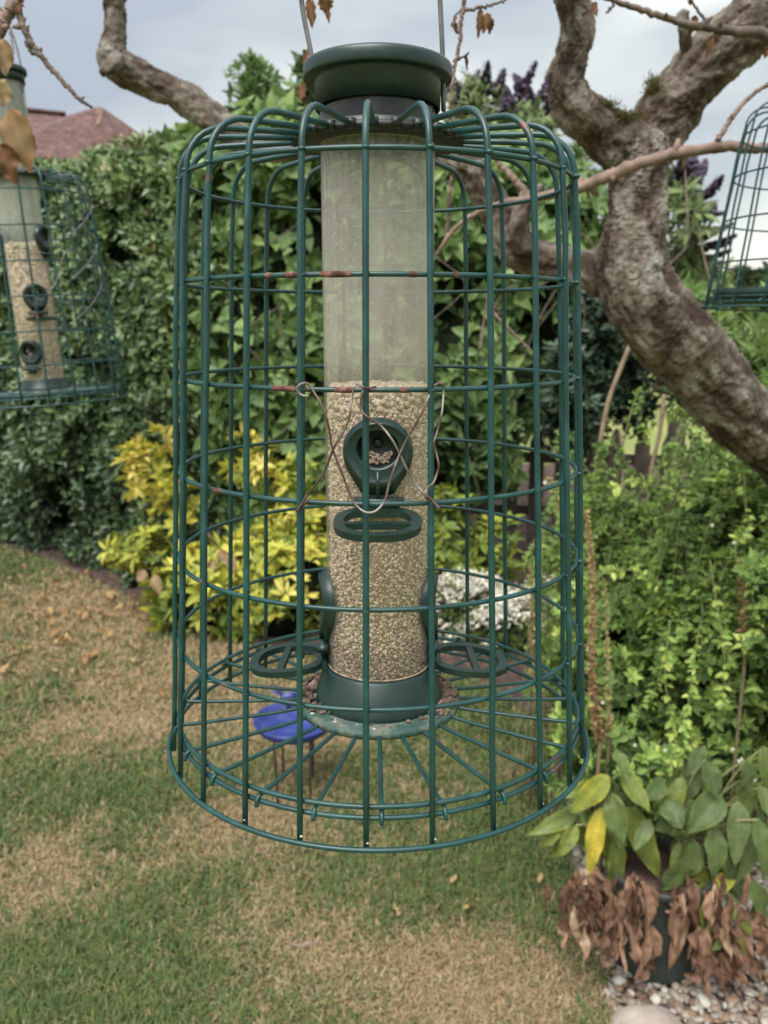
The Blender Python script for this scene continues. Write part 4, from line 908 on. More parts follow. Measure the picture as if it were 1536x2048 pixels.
# ---------------- picket fence
WOODG = noise_mat('weathered_grey_wood', [(.3, (0.0935, 0.0765, 0.068)), (.6, (0.221, 0.17, 0.1445)), (.8, (0.34, 0.2805, 0.238))], 9, .9, stretch=(0.92, 0.92, 0.92), bump=.5, bscale=30)
fence = empty('picket_fence', (1.2, 5.3, 0)); tag(fence, 'weathered grey picket fence behind the shrubs', 'fence')
x = .35; k = 0
while x < 3.6:
    y = 5.55-.16*x; w = .095; h = .83+random.uniform(-.02, .02)
    V = np.array([(-w/2, 0, .06), (w/2, 0, .06), (w/2, 0, h-.09), (0.012, 0, h), (-.012, 0, h), (-w/2, 0, h-.09)]); V2 = V+[0, .02, 0]
    VV = np.vstack([V, V2]); fc = [np.array([[0, 1, 2, 3, 4, 5], [11, 10, 9, 8, 7, 6]]), np.array([[i, i+6, (i+1) % 6+6, (i+1) % 6] for i in range(6)])]
    o = mk('picket', VV+[x-1.2, y-5.3, 0], fc, WOODG, fence, False); x += .165
for z in (.28, .64):
    V, Q = box(0, 0, 0, 3.5, .03, .07); V = V @ np.array([[math.cos(-.16), math.sin(-.16), 0], [-math.sin(-.16), math.cos(-.16), 0], [0, 0, 1]]); mk('rail', V+[2.05-1.2, 5.55-.16*2.05+.037-5.3, z], [Q], WOODG, fence, False)
for x in (.3, 1.9, 3.5):
    V, Q = box(x-1.2, 5.55-.16*x+.1-5.3, .45, .09, .09, .9); mk('post', V, [Q], WOODG, fence, False)
# ---------------- buddleia
BUD = leaf_mat('buddleia_leaf', [(0, (0.0805, 0.115, 0.046)), (.5, (0.1725, 0.23, 0.092)), (1, (0.299, 0.368, 0.1725))], .6, .25, .3)
PURP = leaf_mat('faded_purple_flower', [(0, (0.0256, 0.01637, 0.0286)), (.5, (0.0731, 0.05119, 0.08932)), (1, (0.1316, 0.09897, 0.1716))], .8, .1, .2)
def buddleia(label, spikes, blobs, d, sc=1.):
    r = empty('buddleia'); tag(r, label, 'flowering shrub')
    for (px, py, rx, rz, n) in blobs:
        c = P(px, py, d); bshrub(r, (c[0], d, c[2]), (M(rx, px, py, d), .4, M(rz, px, py, d)), n, 5, .085, .9, leaf_t(.26, .1, .25), BUD, .12, 2.5, .2, .3, core=False, sv=px)
    for (x0, y0, x1, y1) in spikes:
        a = P(x0, y0, d+random.uniform(-.3, .3)); b_ = P(x1, y1, d+random.uniform(-.3, .3)); L_ = np.linalg.norm(b_-a); n = 260
        t = rng.random(n)**.8; ra = (.062*(1-t)+.008)*rng.random(n)**.4; u = rng.random(n)*6.28
        ctr = a[None]+(b_-a)[None]*t[:, None]; ctr[:, 0] += .03*np.sin(t*2)
        q = ctr+np.stack([ra*np.cos(u), ra*np.sin(u), 0*u], -1)
        sp = lumps('flower_spike', q, rng.uniform(.007, .014, n)*(1.1-.5*t), PURP, r, 0); tag(sp, kind='stuff')
        V, Q, T = tube(np.array([a-(b_-a)*1.2+[random.uniform(-.1, .1), 0, -.2], a, b_]), np.array([.006, .005, .002]), 5); mk('stem', V, [Q, T], TWIGD, r)
    return r
sp1 = [(960, 190, 968, 122), (945, 215, 935, 150), (925, 235, 905, 165), (1030, 200, 1065, 122), (1045, 180, 1020, 148), (1085, 200, 1092, 138), (1000, 210, 990, 160), (1060, 230, 1050, 172), (1015, 225, 1003, 170), (1078, 235, 1105, 190), (930, 200, 950, 140), (1040, 240, 1030, 190), (985, 190, 1000, 138), (900, 200, 890, 150), (1095, 260, 1085, 200)]
buddleia('buddleia with faded purple spikes above the hedge right of the feeder lid', sp1, [(940, 290, 60, 100, 260), (1040, 330, 80, 110, 380), (980, 420, 90, 130, 300), (1150, 460, 90, 130, 300)], 6.2)
sp2 = [(1395, 405, 1436, 350), (1360, 370, 1352, 312), (1380, 370, 1402, 318), (1400, 445, 1420, 408), (1385, 480, 1424, 462), (1405, 430, 1440, 425), (1400, 470, 1458, 446), (1405, 495, 1462, 470), (1400, 520, 1450, 500), (1405, 540, 1432, 522), (1390, 500, 1400, 560), (1370, 340, 1372, 300), (1350, 400, 1345, 350), (1400, 500, 1452, 485), (1385, 420, 1370, 365)]
buddleia('buddleia with faded purple spikes right of the apple trunk', sp2, [(1340, 480, 38, 120, 260), (1370, 570, 50, 50, 200)], 5.0)
# ---------------- shrubs right of and below the trunk
MID = leaf_mat('mid_green_leaf', [(0, (0.042, 0.077, 0.028)), (.45, (0.098, 0.168, 0.049)), (.8, (0.182, 0.28, 0.077)), (1, (0.308, 0.392, 0.126))], .5, .3, .35)
DARKL = leaf_mat('dark_evergreen_leaf', [(0, (0.0144, 0.03, 0.0168)), (.6, (0.0336, 0.066, 0.036)), (1, (0.072, 0.12, 0.06))], .4, .15, .45)
r = empty('shrub'); tag(r, 'very dark evergreen shrub below the leaning trunk', 'shrub')
for (px, py, rx, rz, n) in [(1195, 690, 60, 150, 900), (1150, 800, 70, 130, 700), (1260, 800, 30, 80, 200)]:
    c = P(px, py, 4.7); bshrub(r, (c[0], 4.7, c[2]), (M(rx, px, py, 4.7), .3, M(rz, px, py, 4.7)), n, 4, .05, .9, leaf_t(.4), DARKL, .1, 3, .12, sv=px)
V, Q, T = tube(np.array([[1.25, 4.8, 0], [1.2, 4.75, .6], [1.2, 4.7, 1.1]]), np.array([.03, .025, .015]), 8); mk('trunk', V, [Q, T], TWIGD, r)
r = empty('shrub'); tag(r, 'mid green broad shrub filling the gap right of the trunk', 'shrub')
for (px, py, rx, rz, n) in [(1440, 740, 100, 110, 800), (1540, 720, 90, 120, 700), (1350, 640, 70, 60, 300)]:
    c = P(px, py, 4.4); bshrub(r, (c[0], 4.4, c[2]), (M(rx, px, py, 4.4), .35, M(rz, px, py, 4.4)), n, 4, .07, .9, leaf_t(.33), MID, .12, 3, .14, sv=px, core=True)
V, Q, T = tube(np.array([[1.9, 4.5, 0], [1.9, 4.5, .6], [1.85, 4.45, 1.1]]), np.array([.03, .025, .015]), 8); mk('trunk', V, [Q, T], TWIGD, r)
r = empty('shrub'); tag(r, 'pale long leaved shrub behind the trunk at the right edge', 'shrub')
for (px, py, rx, rz, n) in [(1500, 720, 70, 55, 150), (1560, 780, 80, 60, 150), (1470, 690, 40, 40, 50)]:
    c = P(px, py, 2.9); bshrub(r, (c[0], 2.9, c[2]), (M(rx, px, py, 2.9), .2, M(rz, px, py, 2.9)), n, 5, .075, 1.0, leaf_t(.22, .1, .4), leaf_mat('pale_green_leaf', [(0, (.08, .13, .04)), (.5, (.16, .24, .07)), (1, (.3, .36, .14))], .5, .35, .3), .05, 5, .1, sv=px, core=False)
V, Q, T = tube(np.array([[1.5, 3.0, 0], [1.48, 2.95, .7], [1.45, 2.9, 1.3]]), np.array([.012, .01, .006]), 6); mk('stem', V, [Q, T], TWIG, r)
# far trees on the horizon
FAR = leaf_mat('far_tree_leaf', [(0, (.035, .05, .025)), (.5, (.07, .10, .04)), (1, (.13, .16, .07))], .8, .2, .1)
for k, (px, py, w, h) in enumerate([(1330, 600, 60, 50), (1405, 605, 60, 46), (1480, 600, 55, 40), (1560, 596, 60, 44), (1650, 600, 60, 40)]):
    d = 19+k*1.3; c = P(px, py, d); r = empty('distant_tree', (c[0], d, 0)); tag(r, ['distant tree just right of the trunk on the horizon', 'distant tree left of the right hand feeder base', 'distant tree directly under the right hand feeder', 'distant tree at the right edge of the horizon', 'distant tree beyond the right edge'][k], 'tree', 'distant trees on the horizon')
    bshrub(r, (0, 0, max(c[2], 1.0)), (M(w, px, py, d), .6, M(h, px, py, d)*1.3), 900, 4, .16, .9, leaf_small(.5), FAR, .3, 1.2, .3, sv=px, core=True)
    V, Q, T = tube(np.array([[0, 0, 0], [0, 0, .6], [0, 0, 1.2]]), np.array([.12, .1, .08]), 8); mk('trunk', V, [Q, T], TWIGD, r)
# dead stems and canes between the trunk and the fence
STRAW = noise_mat('dry_cane', [(.3, (0.14, 0.098, 0.056)), (.7, (0.294, 0.231, 0.154))], 20, .8)
for i, (pts, d, rr, lab) in enumerate([([(1262, 684), (1240, 740), (1218, 800), (1205, 860), (1200, 900), (1202, 1000)], 3.3, .009, 'pale bare cane leaning below the trunk'),
    ([(1328, 790), (1320, 860), (1305, 930), (1295, 1010), (1290, 1120)], 3.0, .008, 'upright dry stem right of the leaning cane'),
    ([(1240, 860), (1246, 920), (1244, 1000), (1248, 1100)], 3.2, .005, 'thin dry stalk in front of the pickets')]):
    p = np.array([P(a, b_, d) for a, b_ in pts]); p = np.vstack([p, [p[-1][0], p[-1][1], 0]]); V, Q, T = tube(smooth_path(p, 40), np.linspace(rr, rr*1.1, len(smooth_path(p, 40))), 8)
    tag(mk('cane', V, [Q, T], STRAW), lab, 'garden cane')

# ================================================================== RIGHT FOREGROUND SHRUB
SM = leaf_mat('small_bright_leaf', [(0, (0.05755, 0.1068, 0.04075)), (.35, (0.1437, 0.23, 0.06519)), (.7, (0.3069, 0.4434, 0.1059)), (1, (0.6138, 0.6801, 0.1956))], .5, .35, .3, 12., .25)
rs = empty('leafy_shrub', (1.0, 2.35, 0)); tag(rs, 'large sprawling shrub with small bright green leaves at the right', 'shrub')
STEMG = noise_mat('green_stem', [(.3, (.12, .15, .05)), (.7, (.26, .25, .12))], 20, .7)
off = np.array([1.0, 2.35, 0])
allp, ally, allz, alls, allr = [], [], [], [], []
sb = MB()
for k in range(380):
    # stems arch out from a thicket base
    bx = .86+rng.normal(0, .18); by = 2.40+rng.normal(0, .16)
    th = rng.uniform(-PI, 0) if rng.random() < .75 else rng.uniform(0, PI)
    reach = rng.uniform(.12, .62); hh = rng.uniform(.45, 1.30)*(1-.28*(reach/.62))
    if math.cos(th) > .3: hh += .12
    ex = bx+math.cos(th)*reach; ey = by+math.sin(th)*reach*.75
    ex = max(ex, .47+rng.random()*.1); ey = max(ey, 1.86)
    droop = rng.uniform(.0, .45)
    p = smooth_path([(bx, by, .05), (bx+(ex-bx)*.35, by+(ey-by)*.35, hh*.75), (bx+(ex-bx)*.8, by+(ey-by)*.8, hh), (ex, ey, hh-droop*hh*.45)], 26)
    V, Q, T = tube(p-off, np.linspace(.0032, .0009, len(p)), 4); sb.add(V, Q, T)
    i0 = int(len(p)*.18); tone = rng.random()*.35+.1
    for i in range(i0, len(p)):
        m_ = 3
        q = p[i]+(p[min(i+1, len(p)-1)]-p[i])*rng.random((m_, 1)); tdir = norm(p[min(i+1, len(p)-1)]-p[max(i-1, 0)])
        for jn in range(m_):
            side = norm(np.cross(tdir, rng.normal(size=3)))
            for kk in (-.7, 0, .7):
                yd = norm(side+tdir*(.5+.1*kk)+np.cross(side, tdir)*kk+[0, 0, .15]); allp.append(q[jn]+side*.003); ally.append(yd); allz.append(norm(np.cross(yd, rng.normal(size=3)))*.6+[0, -.2, 1.]); alls.append(rng.uniform(.011, .023)); allr.append(np.clip(tone+.28*(i/len(p))+rng.normal(0, .1), 0, 1))
tag(sb.build('stems', STEMG, rs), kind='stuff')
tag(scatter('foliage', np.array(allp)-off, np.array(ally), np.array(allz), np.array(alls), leaf_small(.55, .12, .2), SM, rs, np.array(allr)), kind='stuff')
for q_, (c3, r3, n3, cr) in enumerate([((.74, 2.30, .52), (.24, .28, .46), 1500, True), ((.92, 2.18, .62), (.28, .26, .46), 1500, True), ((1.22, 2.6, .80), (.30, .3, .50), 1100, True), ((.98, 1.80, .78), (.17, .09, .30), 420, False), ((.80, 1.98, .48), (.22, .12, .34), 700, False), ((1.25, 2.1, .6), (.3, .25, .5), 700, True), ((.98, 1.86, 1.02), (.14, .08, .16), 170, False), ((.90, 1.84, .90), (.12, .07, .12), 90, False), ((.56, 2.02, .42), (.10, .14, .30), 420, False), ((.60, 1.80, .42), (.12, .10, .16), 260, False), ((1.06, 2.1, 1.22), (.16, .12, .22), 240, False)]):
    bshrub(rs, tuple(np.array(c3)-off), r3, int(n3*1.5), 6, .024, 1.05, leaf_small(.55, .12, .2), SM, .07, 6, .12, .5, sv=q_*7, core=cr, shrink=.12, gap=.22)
# hanging bright shoots in front
def shoot(pts, d, dens=1., size=.022, tone=.75, r=.0013):
    p = smooth_path([P(a, b_, x) for (a, b_), x in zip(pts, d)], 8*len(pts))
    b = MB(); V, Q, T = tube(p-off, np.linspace(r*1.3, r*.7, len(p)), 5); b.add(V, Q, T, .7); o = b.build('shoot', STEMG, rs)
    A, Y, Z, S_, Rn = [], [], [], [], []
    for i in range(1, len(p)):
        if i % 2 and dens < 1.5: continue
        td = norm(p[i]-p[i-1])
        if random.random() < .25: continue
        for jn in range(random.randint(3, 7)):
            s = norm(np.cross(td, rng.normal(size=3))); y = norm(s+td*.5); A.append(p[i]); Y.append(norm(y+rng.normal(0, .3, 3))); Z.append(norm(rng.normal(size=3)*.8+[0, -.6, 1])); S_.append(rng.uniform(.4, 1.25)*size); Rn.append(np.clip(tone+rng.normal(0, .12), 0, 1))
    tag(scatter('leaves', np.array(A)-off, np.array(Y), np.array(Z), np.array(S_), leaf_t(.5, .12, .2), SM, o, np.array(Rn)), kind='stuff')
shoot([(1400, 1250), (1385, 1350), (1372, 1450), (1365, 1550), (1358, 1660)], [1.85, 1.8, 1.76, 1.73, 1.72], 2)
shoot([(1330, 1180), (1260, 1140), (1200, 1150), (1160, 1175)], [1.9, 1.85, 1.8, 1.8])
shoot([(1420, 1120), (1440, 1250), (1450, 1330), (1446, 1400)], [1.85, 1.8, 1.78, 1.77])
shoot([(1380, 1000), (1320, 975), (1270, 960), (1230, 975)], [1.9, 1.85, 1.83, 1.82])
shoot([(1450, 900), (1380, 840), (1330, 830), (1290, 880)], [1.95, 1.9, 1.88, 1.86])
shoot([(1500, 1050), (1470, 1100), (1500, 1180), (1520, 1260)], [1.85, 1.8, 1.78, 1.77])
shoot([(1320, 1480), (1290, 1530), (1265, 1560), (1230, 1540)], [1.8, 1.76, 1.74, 1.73])
shoot([(1400, 1470), (1370, 1500), (1330, 1540), (1310, 1600)], [1.8, 1.76, 1.74, 1.73], 2)
shoot([(1340, 1240), (1330, 1350), (1345, 1450), (1350, 1520)], [1.88, 1.84, 1.8, 1.78], 2)
# small white blossoms
for k, (px, py) in enumerate([(1482, 1522), (1498, 1530), (1205, 1405), (1468, 1085), (1270, 1490), (1330, 1500), (1424, 1050), (1510, 1560), (1090, 965), (1466, 1498)]):
    c = P(px, py, 1.74 if py > 1300 else 1.8); b = MB(); s_r = .011 if k == 0 else .005
    for q in range(5):
        a = q*2*PI/5+k; V, T = leaf_small(.8, .1, .2); ca, sa = math.cos(a), math.sin(a); V = V*s_r; V = np.stack([V[:, 0]*ca-V[:, 1]*sa, -V[:, 2]-.2*V[:, 1], V[:, 0]*sa+V[:, 1]*ca], -1); b.add(V+c-off, None, T, .8)
    b.build('blossom', WHITE, rs, False)
# dead flower spikes
TAN = leaf_mat('dead_flower', [(0, (0.152, 0.0756, 0.0396)), (.4, (0.3192, 0.2016, 0.1056)), (.7, (0.4256, 0.336, 0.1584)), (1, (0.418, 0.4368, 0.1584))], .7, .3, .2)
def spike(pts, d, lab, wpx=22, tone=.4, n=260):
    p = smooth_path([P(a, b_, d) for a, b_ in pts], 40); p0 = p[-1].copy(); p0[2] = 0.05
    r = empty('dead_flower_stalk', tuple(p0)); tag(r, lab, 'dead flower stalk')
    q = np.vstack([p, [p0]]); V, Q, T = tube(q-p0, np.linspace(.0018, .004, len(q)), 6); mk('stem', V, [Q, T], STRAW, r)
    i = rng.integers(0, len(p)-1, n); A = p[i]+(p[i+1]-p[i])*rng.random((n, 1)); w = M(wpx, *pts[0], d)*.5
    yd = norm(rng.normal(size=(n, 3))*[1, 1, .5]+[0, 0, -.2]); rr = np.clip(tone+.35*(1-i/len(p))+rng.normal(0, .15, n), 0, 1)
    tag(scatter('seed_heads', A-p0, yd, rng.normal(size=(n, 3)), w*rng.uniform(.6, 1.2, n)*(.5+.5*i/len(p)), leaf_t(.6, .35, .4), TAN, r, rr), kind='stuff')
spike([(1172, 1020), (1180, 1100), (1186, 1200), (1182, 1300), (1190, 1400), (1200, 1480)], 1.78, 'tan dried flower stalk just right of the cage', 34, .3, 520)
spike([(1202, 1135), (1212, 1200), (1214, 1280), (1216, 1380), (1220, 1460)], 1.82, 'yellowish dried stalk right of the tan one', 26, .75, 200)
spike([(1098, 955), (1110, 990), (1122, 1030), (1135, 1100), (1140, 1250)], 2.3, 'yellow seed stalk seen through the right side of the cage', 30, .9, 160)
spike([(1060, 1130), (1064, 1180), (1062, 1260), (1070, 1380)], 2.3, 'reddish dried stalk seen through the cage above the lawn edge', 22, .45, 160)
spike([(1480, 1120), (1486, 1180), (1490, 1260), (1492, 1300)], 1.8, 'brown wilted stalk hanging in the right shrub', 40, .25, 140)

# ================================================================== POT AND ITS PLANT
POTM = noise_mat('dark_slate_green_pot', [(.3, (.020, .028, .024)), (.7, (.045, .058, .05))], 12, .55, bump=.15)
pc = G(1326, 1979); pc = np.array([pc[0], pc[1]+.09, 0])
pot = empty('plant_pot', tuple(pc)); tag(pot, 'dark green tapered pot standing on the gravel', 'plant pot')
b = MB(); V, Q = lathe([(.0001, .004), (.080, .004), (.088, .0), (.094, .02), (.117, .245), (.118, .25)], 64); b.add(V, Q); b.build('pot_body', POTM, pot)
b = MB(); V, Q = lathe([(.118, .248), (.1215, .25), (.1225, .266), (.120, .270), (.115, .268), (.112, .24)], 64); b.add(V, Q); b.build('rim', POTM, pot)
b = MB(); V, Q = lathe([(.0001, .246), (.112, .240)], 40); b.add(V, Q); b.build('compost', SOIL, pot)
pl = empty('potted_plant', (pc[0], pc[1], .25)); po = np.array([pc[0], pc[1], .25])
tag(pl, 'broad leaved plant spilling over the pot, lower leaves brown and dead', 'potted plant')
BROAD = leaf_mat('broad_leaf', [(0, (0.06986, 0.1056, 0.04024)), (.35, (0.1165, 0.1615, 0.04918)), (.6, (0.2018, 0.236, 0.04471)), (.85, (0.4036, 0.3726, 0.04471)), (1, (0.621, 0.4223, 0.0626))], .5, .25, .35, 28, .45, .45, 90)
GL = [((1225, 1588), (1242, 1700), 60, .3), ((1226, 1680), (1236, 1795), 62, .45), ((1205, 1615), (1172, 1760), 48, .85), ((1256, 1615), (1322, 1760), 66, .5), ((1396, 1688), (1330, 1792), 76, .22),
      ((1442, 1588), (1378, 1665), 76, .18), ((1216, 1552), (1142, 1628), 58, .6), ((1242, 1552), (1302, 1622), 56, .5), ((1150, 1628), (1062, 1668), 44, .4), ((1152, 1650), (1115, 1718), 40, .5), ((1232, 1500), (1256, 1560), 40, .3),
      ((1428, 1655), (1436, 1768), 58, .2), ((1478, 1605), (1472, 1732), 56, .2), ((1505, 1665), (1482, 1775), 50, .15), ((1432, 1776), (1370, 1792), 38, .5), ((1410, 1795), (1418, 1884), 46, .55), ((1468, 1775), (1448, 1858), 46, .3),
      ((1466, 1745), (1424, 1792), 40, .75), ((1474, 1815), (1504, 1938), 46, .5), ((1515, 1640), (1540, 1765), 52, .2), ((1350, 1640), (1310, 1660), 50, .15), ((1330, 1600), (1365, 1655), 60, .12), ((1300, 1640), (1270, 1700), 40, .25),
      ((1500, 1760), (1540, 1850), 50, .2), ((1450, 1700), (1490, 1800), 50, .1), ((1190, 1575), (1120, 1590), 40, .45), ((1510, 1870), (1560, 1890), 44, .25), ((1415, 1740), (1385, 1760), 40, .6), ((1540, 1700), (1560, 1830), 50, .2), ((1380, 1600), (1400, 1680), 60, .1),
      ((1330, 1560), (1290, 1600), 50, .15), ((1490, 1520), (1500, 1600), 46, .1), ((1410, 1520), (1440, 1600), 50, .1), ((1120, 1640), (1085, 1700), 36, .5), ((1460, 1850), (1436, 1900), 40, .3), ((1520, 1780), (1500, 1860), 44, .2)]
for k in range(26):
    x_ = random.uniform(1130, 1550); y_ = random.uniform(1490, 1690) if x_ > 1250 else random.uniform(1560, 1650)
    GL.append(((x_, y_), (x_+random.uniform(-45, 45), y_+random.uniform(50, 110)), random.uniform(34, 60), random.uniform(.05, .5)))
for k, (a, b_, w, rn) in enumerate(GL):
    d0 = 1.66+random.uniform(-.03, .05)-(.0 if a[0] > 1200 else .0); d1 = d0-random.uniform(.02, .07)
    if a[1] > 1780: d0 -= .06; d1 -= .08
    if k >= 36: d0 += .07; d1 += .08
    o = big_leaf('leaf', P(*a, d0), P(*b_, d1), M(w*.86, *a, d0), BROAD, pl, po, rn, face=(random.uniform(-.5, .5), -.8, .6), curl=random.uniform(.1, .45), ruf=random.uniform(.04, .10), fold=random.uniform(.1, .4), n=16, m=10, ser=.04, edge=.38)
    # petiole back to the crown
    c0 = P(*a, d0)-po; c1 = np.array([c0[0]*.55+random.uniform(-.02, .02), c0[1]*.5+.02, max(c0[2]*.5, -.0)])
    V, Q, T = tube(smooth_path([c0, (c0+c1)/2+[0, 0, .02], c1], 8), .0022, 5); mk('petiole', V, [Q, T], STEMG, pl)
DL = [((1275, 1752), (1240, 1862), 46, .75), ((1284, 1762), (1292, 1975), 34, .6), ((1252, 1832), (1276, 1932), 34, .55), ((1305, 1850), (1296, 1968), 30, .6), ((1364, 1788), (1342, 1902), 34, .6), ((1380, 1800), (1334, 1952), 30, .65), ((1392, 1850), (1396, 1968), 44, .5),
      ((1440, 1810), (1428, 1980), 40, .4), ((1452, 1850), (1466, 1985), 40, .45), ((1215, 1830), (1198, 1905), 30, .5), ((1180, 1745), (1150, 1790), 40, .7), ((1165, 1770), (1140, 1800), 36, .75), ((1200, 1780), (1172, 1850), 34, .35), ((1180, 1790), (1205, 1850), 30, .4), ((1225, 1800), (1212, 1870), 26, .3),
      ((1240, 1850), (1228, 1925), 30, .45), ((1200, 1850), (1215, 1915), 26, .55), ((1480, 1850), (1500, 1950), 34, .4), ((1420, 1900), (1412, 1990), 30, .45), ((1440, 1900), (1450, 2000), 30, .4), ((1525, 1850), (1540, 1930), 40, .35), ((1290, 1900), (1310, 1950), 20, .3), ((1160, 1800), (1165, 1850), 26, .3), ((1385, 1880), (1410, 1960), 30, .45), ((1405, 1850), (1440, 1930), 30, .35), ((1180, 1830), (1188, 1890), 22, .35), ((1515, 1820), (1535, 1870), 36, .5),
      ((1262, 1760), (1255, 1840), 30, .45), ((1300, 1770), (1290, 1860), 30, .5), ((1195, 1735), (1165, 1785), 30, .6), ((1210, 1760), (1225, 1830), 30, .3), ((1245, 1790), (1222, 1850), 26, .4), ((1190, 1760), (1185, 1820), 30, .4), ((1470, 1900), (1486, 1975), 28, .5), ((1500, 1900), (1520, 1970), 30, .45), ((1435, 1840), (1420, 1900), 26, .55), ((1350, 1790), (1340, 1830), 20, .5), ((1170, 1815), (1155, 1870), 22, .45), ((1225, 1880), (1210, 1935), 24, .5)]
for k in range(84):
    x_ = random.gauss(1188, 38) if k < 34 else random.choice([random.gauss(1262, 14), random.gauss(1430, 34)]); y_ = random.uniform(1740, 1860)
    DL.append(((x_, y_), (x_+random.uniform(-22, 22), y_+random.uniform(50, 100)), random.uniform(9, 26), random.choice([random.uniform(0, .3), random.uniform(.3, .7), random.uniform(.7, 1)])))
for k, (a, b_, w, rn) in enumerate(DL):
    d0 = 1.57+random.uniform(-.03, .03); d1 = d0-random.uniform(-.01, .02)
    big_leaf('dead_leaf', P(*a, d0), P(*b_, d1), M(w, *a, d0), WILT, pl, po, rn, face=(random.uniform(-.9, .9), -.8, .1), curl=random.uniform(-.15, .35), ruf=random.uniform(.2, .42), fold=random.uniform(.3, 1.1), n=18, m=8, ser=.1)

# ================================================================== BLUE DISH ON A STAND
BLUE = dusty('cobalt_blue_glaze', (.018, .028, .14), (.028, .042, .20), (.10, .12, .20), .56, .78, .34, 16)
IRON = noise_mat('rusty_dark_iron', [(.3, (.015, .012, .01)), (.7, (.05, .035, .028))], 40, .7)
bc_ = G(592, 1590); br = empty('bird_bath', (bc_[0], bc_[1], 0)); tag(br, 'small cobalt blue bird bath on thin dark legs in the lawn', 'bird bath')
zt = P(588, 1445, bc_[1])[2]
b = MB(); V, Q = lathe([(.0001, -.028), (.05, -.026), (.095, -.012), (.122, .012), (.128, .016), (.130, .012), (.118, -.012), (.08, -.036), (.0001, -.042)], 56, (0, 0, zt)); b.add(V, Q); b.build('dish', BLUE, br)
# little blue bird with raised tail at the back rim
b = MB(); V0, T0 = ico(2); b.add(V0*[.026, .016, .018]+[-.03, .1, zt+.04], None, T0); b.add(V0*.011+[-.002, .1, zt+.058], None, T0)
for dx, dz, l_ in ((-.075, .078, 1), (-.088, .062, 1), (-.06, .088, 1)):
    V, Q, T = tube(np.array([[-.045, .1, zt+.045], [(-.045+dx)/2-.004, .1, zt+(.045+dz)/2+.003], [dx, .1, zt+dz]]), np.array([.009, .008, .004]), 8, flat=.35); b.add(V, Q, T)
V, Q, T = tube(np.array([[.006, .1, zt+.059], [.016, .1, zt+.057]]), np.array([.004, .0008]), 6); b.add(V, Q, T)
V, Q, T = tube(np.array([[-.03, .1, zt+.03], [-.032, .105, zt+.005]]), np.array([.006, .008]), 6); b.add(V, Q, T)
b.build('bird_ornament', BLUE, br)
for a in (-.55, .6, 2.6, -2.6):
    x0, y0 = .105*math.sin(a), -.105*math.cos(a)
    V, Q, T = tube(smooth_path([(x0*1.0, y0, zt+.004), (x0*.95, y0*.95, zt*.6), (x0*.9, y0*.9, 0.0), (x0*.9, y0*.9, -.02)], 14), .0042, 8); mk('leg', V, [Q, T], IRON, br)
V, Q = tube(circle(.108, zt-.008, 40), .0035, 6, closed=True)[:2]; mk('support_ring', V, [Q], IRON, br)

# ================================================================== HOUSE
TILE = noise_mat('red_brown_roof_tiles', [(.3, (.085, .045, .043)), (.5, (.125, .066, .062)), (.7, (.18, .10, .092))], 5.5, .85, stretch=(1, 1, 1.6), bump=.8, bscale=14, bdist=.05)
_n = TILE.node_tree.nodes; _l = TILE.node_tree.links
_bt = _n.new('ShaderNodeTexBrick'); _bt.inputs['Scale'].default_value = 1; _bt.inputs['Brick Width'].default_value = .30; _bt.inputs['Row Height'].default_value = .11; _bt.inputs['Mortar Size'].default_value = .012
_bt.inputs['Color1'].default_value = (.75, .75, .75, 1); _bt.inputs['Color2'].default_value = (1.2, 1.15, 1.15, 1); _bt.inputs['Mortar'].default_value = (.45, .42, .42, 1)
_tc = _n.new('ShaderNodeTexCoord'); _sp = _n.new('ShaderNodeSeparateXYZ'); _cb = _n.new('ShaderNodeCombineXYZ'); _l.new(_tc.outputs['Object'], _sp.inputs[0]); _l.new(_sp.outputs['X'], _cb.inputs['X']); _l.new(_sp.outputs['Z'], _cb.inputs['Y']); _l.new(_cb.outputs[0], _bt.inputs['Vector'])
_b = _n['Principled BSDF']; _src = _b.inputs['Base Color'].links[0].from_socket; _mu = _n.new('ShaderNodeMix'); _mu.data_type = 'RGBA'; _mu.blend_type = 'MULTIPLY'; _mu.inputs[0].default_value = 1
_l.new(_src, _mu.inputs[6]); _l.new(_bt.outputs['Color'], _mu.inputs[7]); _l.new(_mu.outputs[2], _b.inputs['Base Color'])
TILE2 = noise_mat('pale_clay_tile', [(.3, (.15, .085, .07)), (.7, (.22, .13, .105))], 3, .85)
BRICK = noise_mat('brown_brick', [(.3, (.16, .08, .06)), (.7, (.28, .15, .11))], 8, .9)
hd = 24.; h0 = P(120, 300, hd); hs = empty('brick_house', (h0[0], hd, 0)); tag(hs, 'distant house with red brown tiled hipped roof beyond the hedge', 'house')
ho = np.array([h0[0], hd, 0])
def hp(px, py, d): return P(px, py, d)-ho
zt_ = 4.6
def quad(name, pts, mat, par): return mk(name, np.array(pts), [np.array([list(range(len(pts)))])], mat, par, False)
rA, rB = hp(-260, 190, 26), hp(132, 231, 26)
eA = np.array([rA[0]-.3, -2.5, zt_]); eB = np.array([rB[0]+3.6, -2.5, zt_])
def roof_slab(name, poly, mat, par):
    p = np.array(poly); n = np.cross(p[1]-p[0], p[2]-p[0]); n = n/np.linalg.norm(n); n = n if n[2] > 0 else -n
    k = len(p); V = np.vstack([p, p-n*.12]); f = [np.array([list(range(k)), list(range(2*k-1, k-1, -1))]), np.array([[i, (i+1) % k, (i+1) % k+k, i+k] for i in range(k)])]
    return mk(name, V, f, mat, par, False)
rf = roof_slab('roof', [eA, eB, [rB[0], rB[1], rB[2]], [rA[0], rA[1], rA[2]]], TILE, hs)
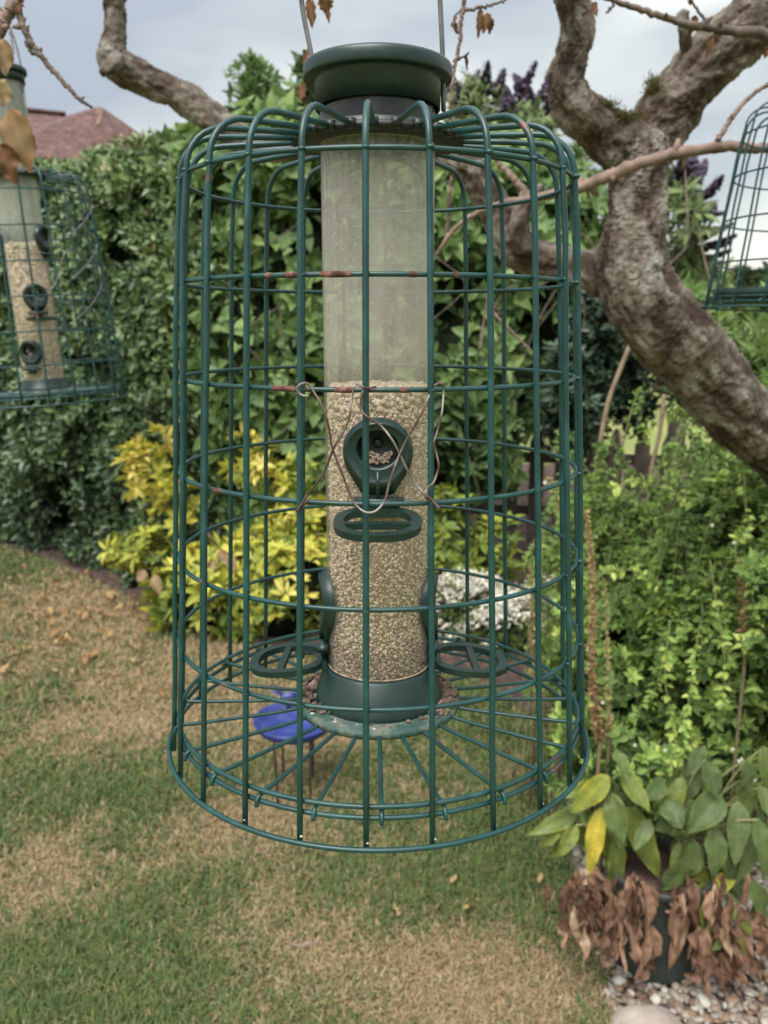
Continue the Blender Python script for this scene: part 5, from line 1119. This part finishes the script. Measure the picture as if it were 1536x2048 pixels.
# hipped wing in front
w0 = hp(140, 229, 24.6); w1 = hp(196, 213, 23.6); w2 = hp(206, 216, 24.2)
roof_slab('roof', [[w1[0]-5.0, w1[1]-2.6, zt_-.3], [w1[0]+2.2, w1[1]-2.6, zt_-.3], w1, [w0[0], w0[1], w0[2]]], TILE, hs)
roof_slab('roof', [[w1[0]+2.2, w1[1]-2.6, zt_-.3], [w1[0]+4.4, w1[1]+3.2, zt_-.3], w2, w1], TILE, hs)
roof_slab('roof_hip', [hp(184, 247, 23.2), hp(198, 249, 23.0), hp(206, 218, 23.5), hp(193, 214, 23.5)], TILE2, hs)
V, Q = box(-1.5, 3.0, zt_/2-.1, 11, 7.5, zt_-.15); mk('wall', V, [Q], BRICK, hs, False)
p = np.array([rA, rB])+[0, -.05, .04]; V, Q, T = tube(p, .06, 8); mk('ridge_tiles', V, [Q, T], TILE, hs)

# ================================================================== FALLEN LEAVES, TWIG ON THE LAWN
me_l = None
FALL = leaf_mat('fallen_leaf_orange', [(0, (0.12, 0.06, 0.03)), (.5, (0.27, 0.15, 0.07125)), (1, (0.375, 0.27, 0.135))], .7, .2, .2, 30, .3)
spotsL = [(random.gauss(120, 85), random.gauss(1240, 65)) for _ in range(58)]+[(random.uniform(0, 450), random.uniform(1200, 1420)) for _ in range(22)]+[(800, 1858), (930, 1838), (795, 1850), (380, 1345), (1075, 1790), (900, 1790), (1010, 1520), (960, 1545), (90, 1325), (740, 1640), (1140, 1500), (420, 1600)]
for k, (px, py) in enumerate(spotsL):
    px = min(max(px, 3), 640); px = px if k < 80 else spotsL[k][0]
    g = G(px, max(py, 1145));
    if bool(in_bed(np.array([g[0]]), np.array([g[1]]))[0]): g = G(px*.5+40, 1300)
    if me_l is None or k % 12 == 0:
        a = random.random()*6.28
        o = big_leaf('fallen_leaf', (0, 0, .0), (.052*math.cos(a), .052*math.sin(a), .012), .034, FALL, None, np.zeros(3), [.62, .85, .5, .9, .7, .55, .95, .8][k//12 % 8], face=(0, .2, 1), curl=-.3, ruf=.2, fold=.3, n=6, m=4); me_l = o
    else:
        o = me_l.copy(); COL.objects.link(o)
    o.location = (g[0], g[1], .040); o.rotation_euler = (random.uniform(-.4, .4), random.uniform(-.4, .4), random.random()*6.28); o.scale = (random.uniform(.55, 1.1)*(.5 if k >= 80 else 1),)*3
    tag(o, 'curled orange brown leaf lying on the lawn grass', 'fallen leaf', 'fallen leaves scattered on the lawn')
    if k == 80: o['label'] = 'lone pale brown leaf on the lawn below the front feeder rim'
    if k == 84: o['label'] = 'lone small brown leaf on the lawn beside the gravel edge'
V, Q, T = tube(smooth_path([G(572, 1905)+[0, 0, .03], G(600, 1912)+[0, 0, .03], G(640, 1905)+[0, 0, .032]], 12), .0022, 6)
tag(mk('fallen_twig', V, [Q, T], TWIG), 'small curved grey twig lying on the lawn', 'twig')
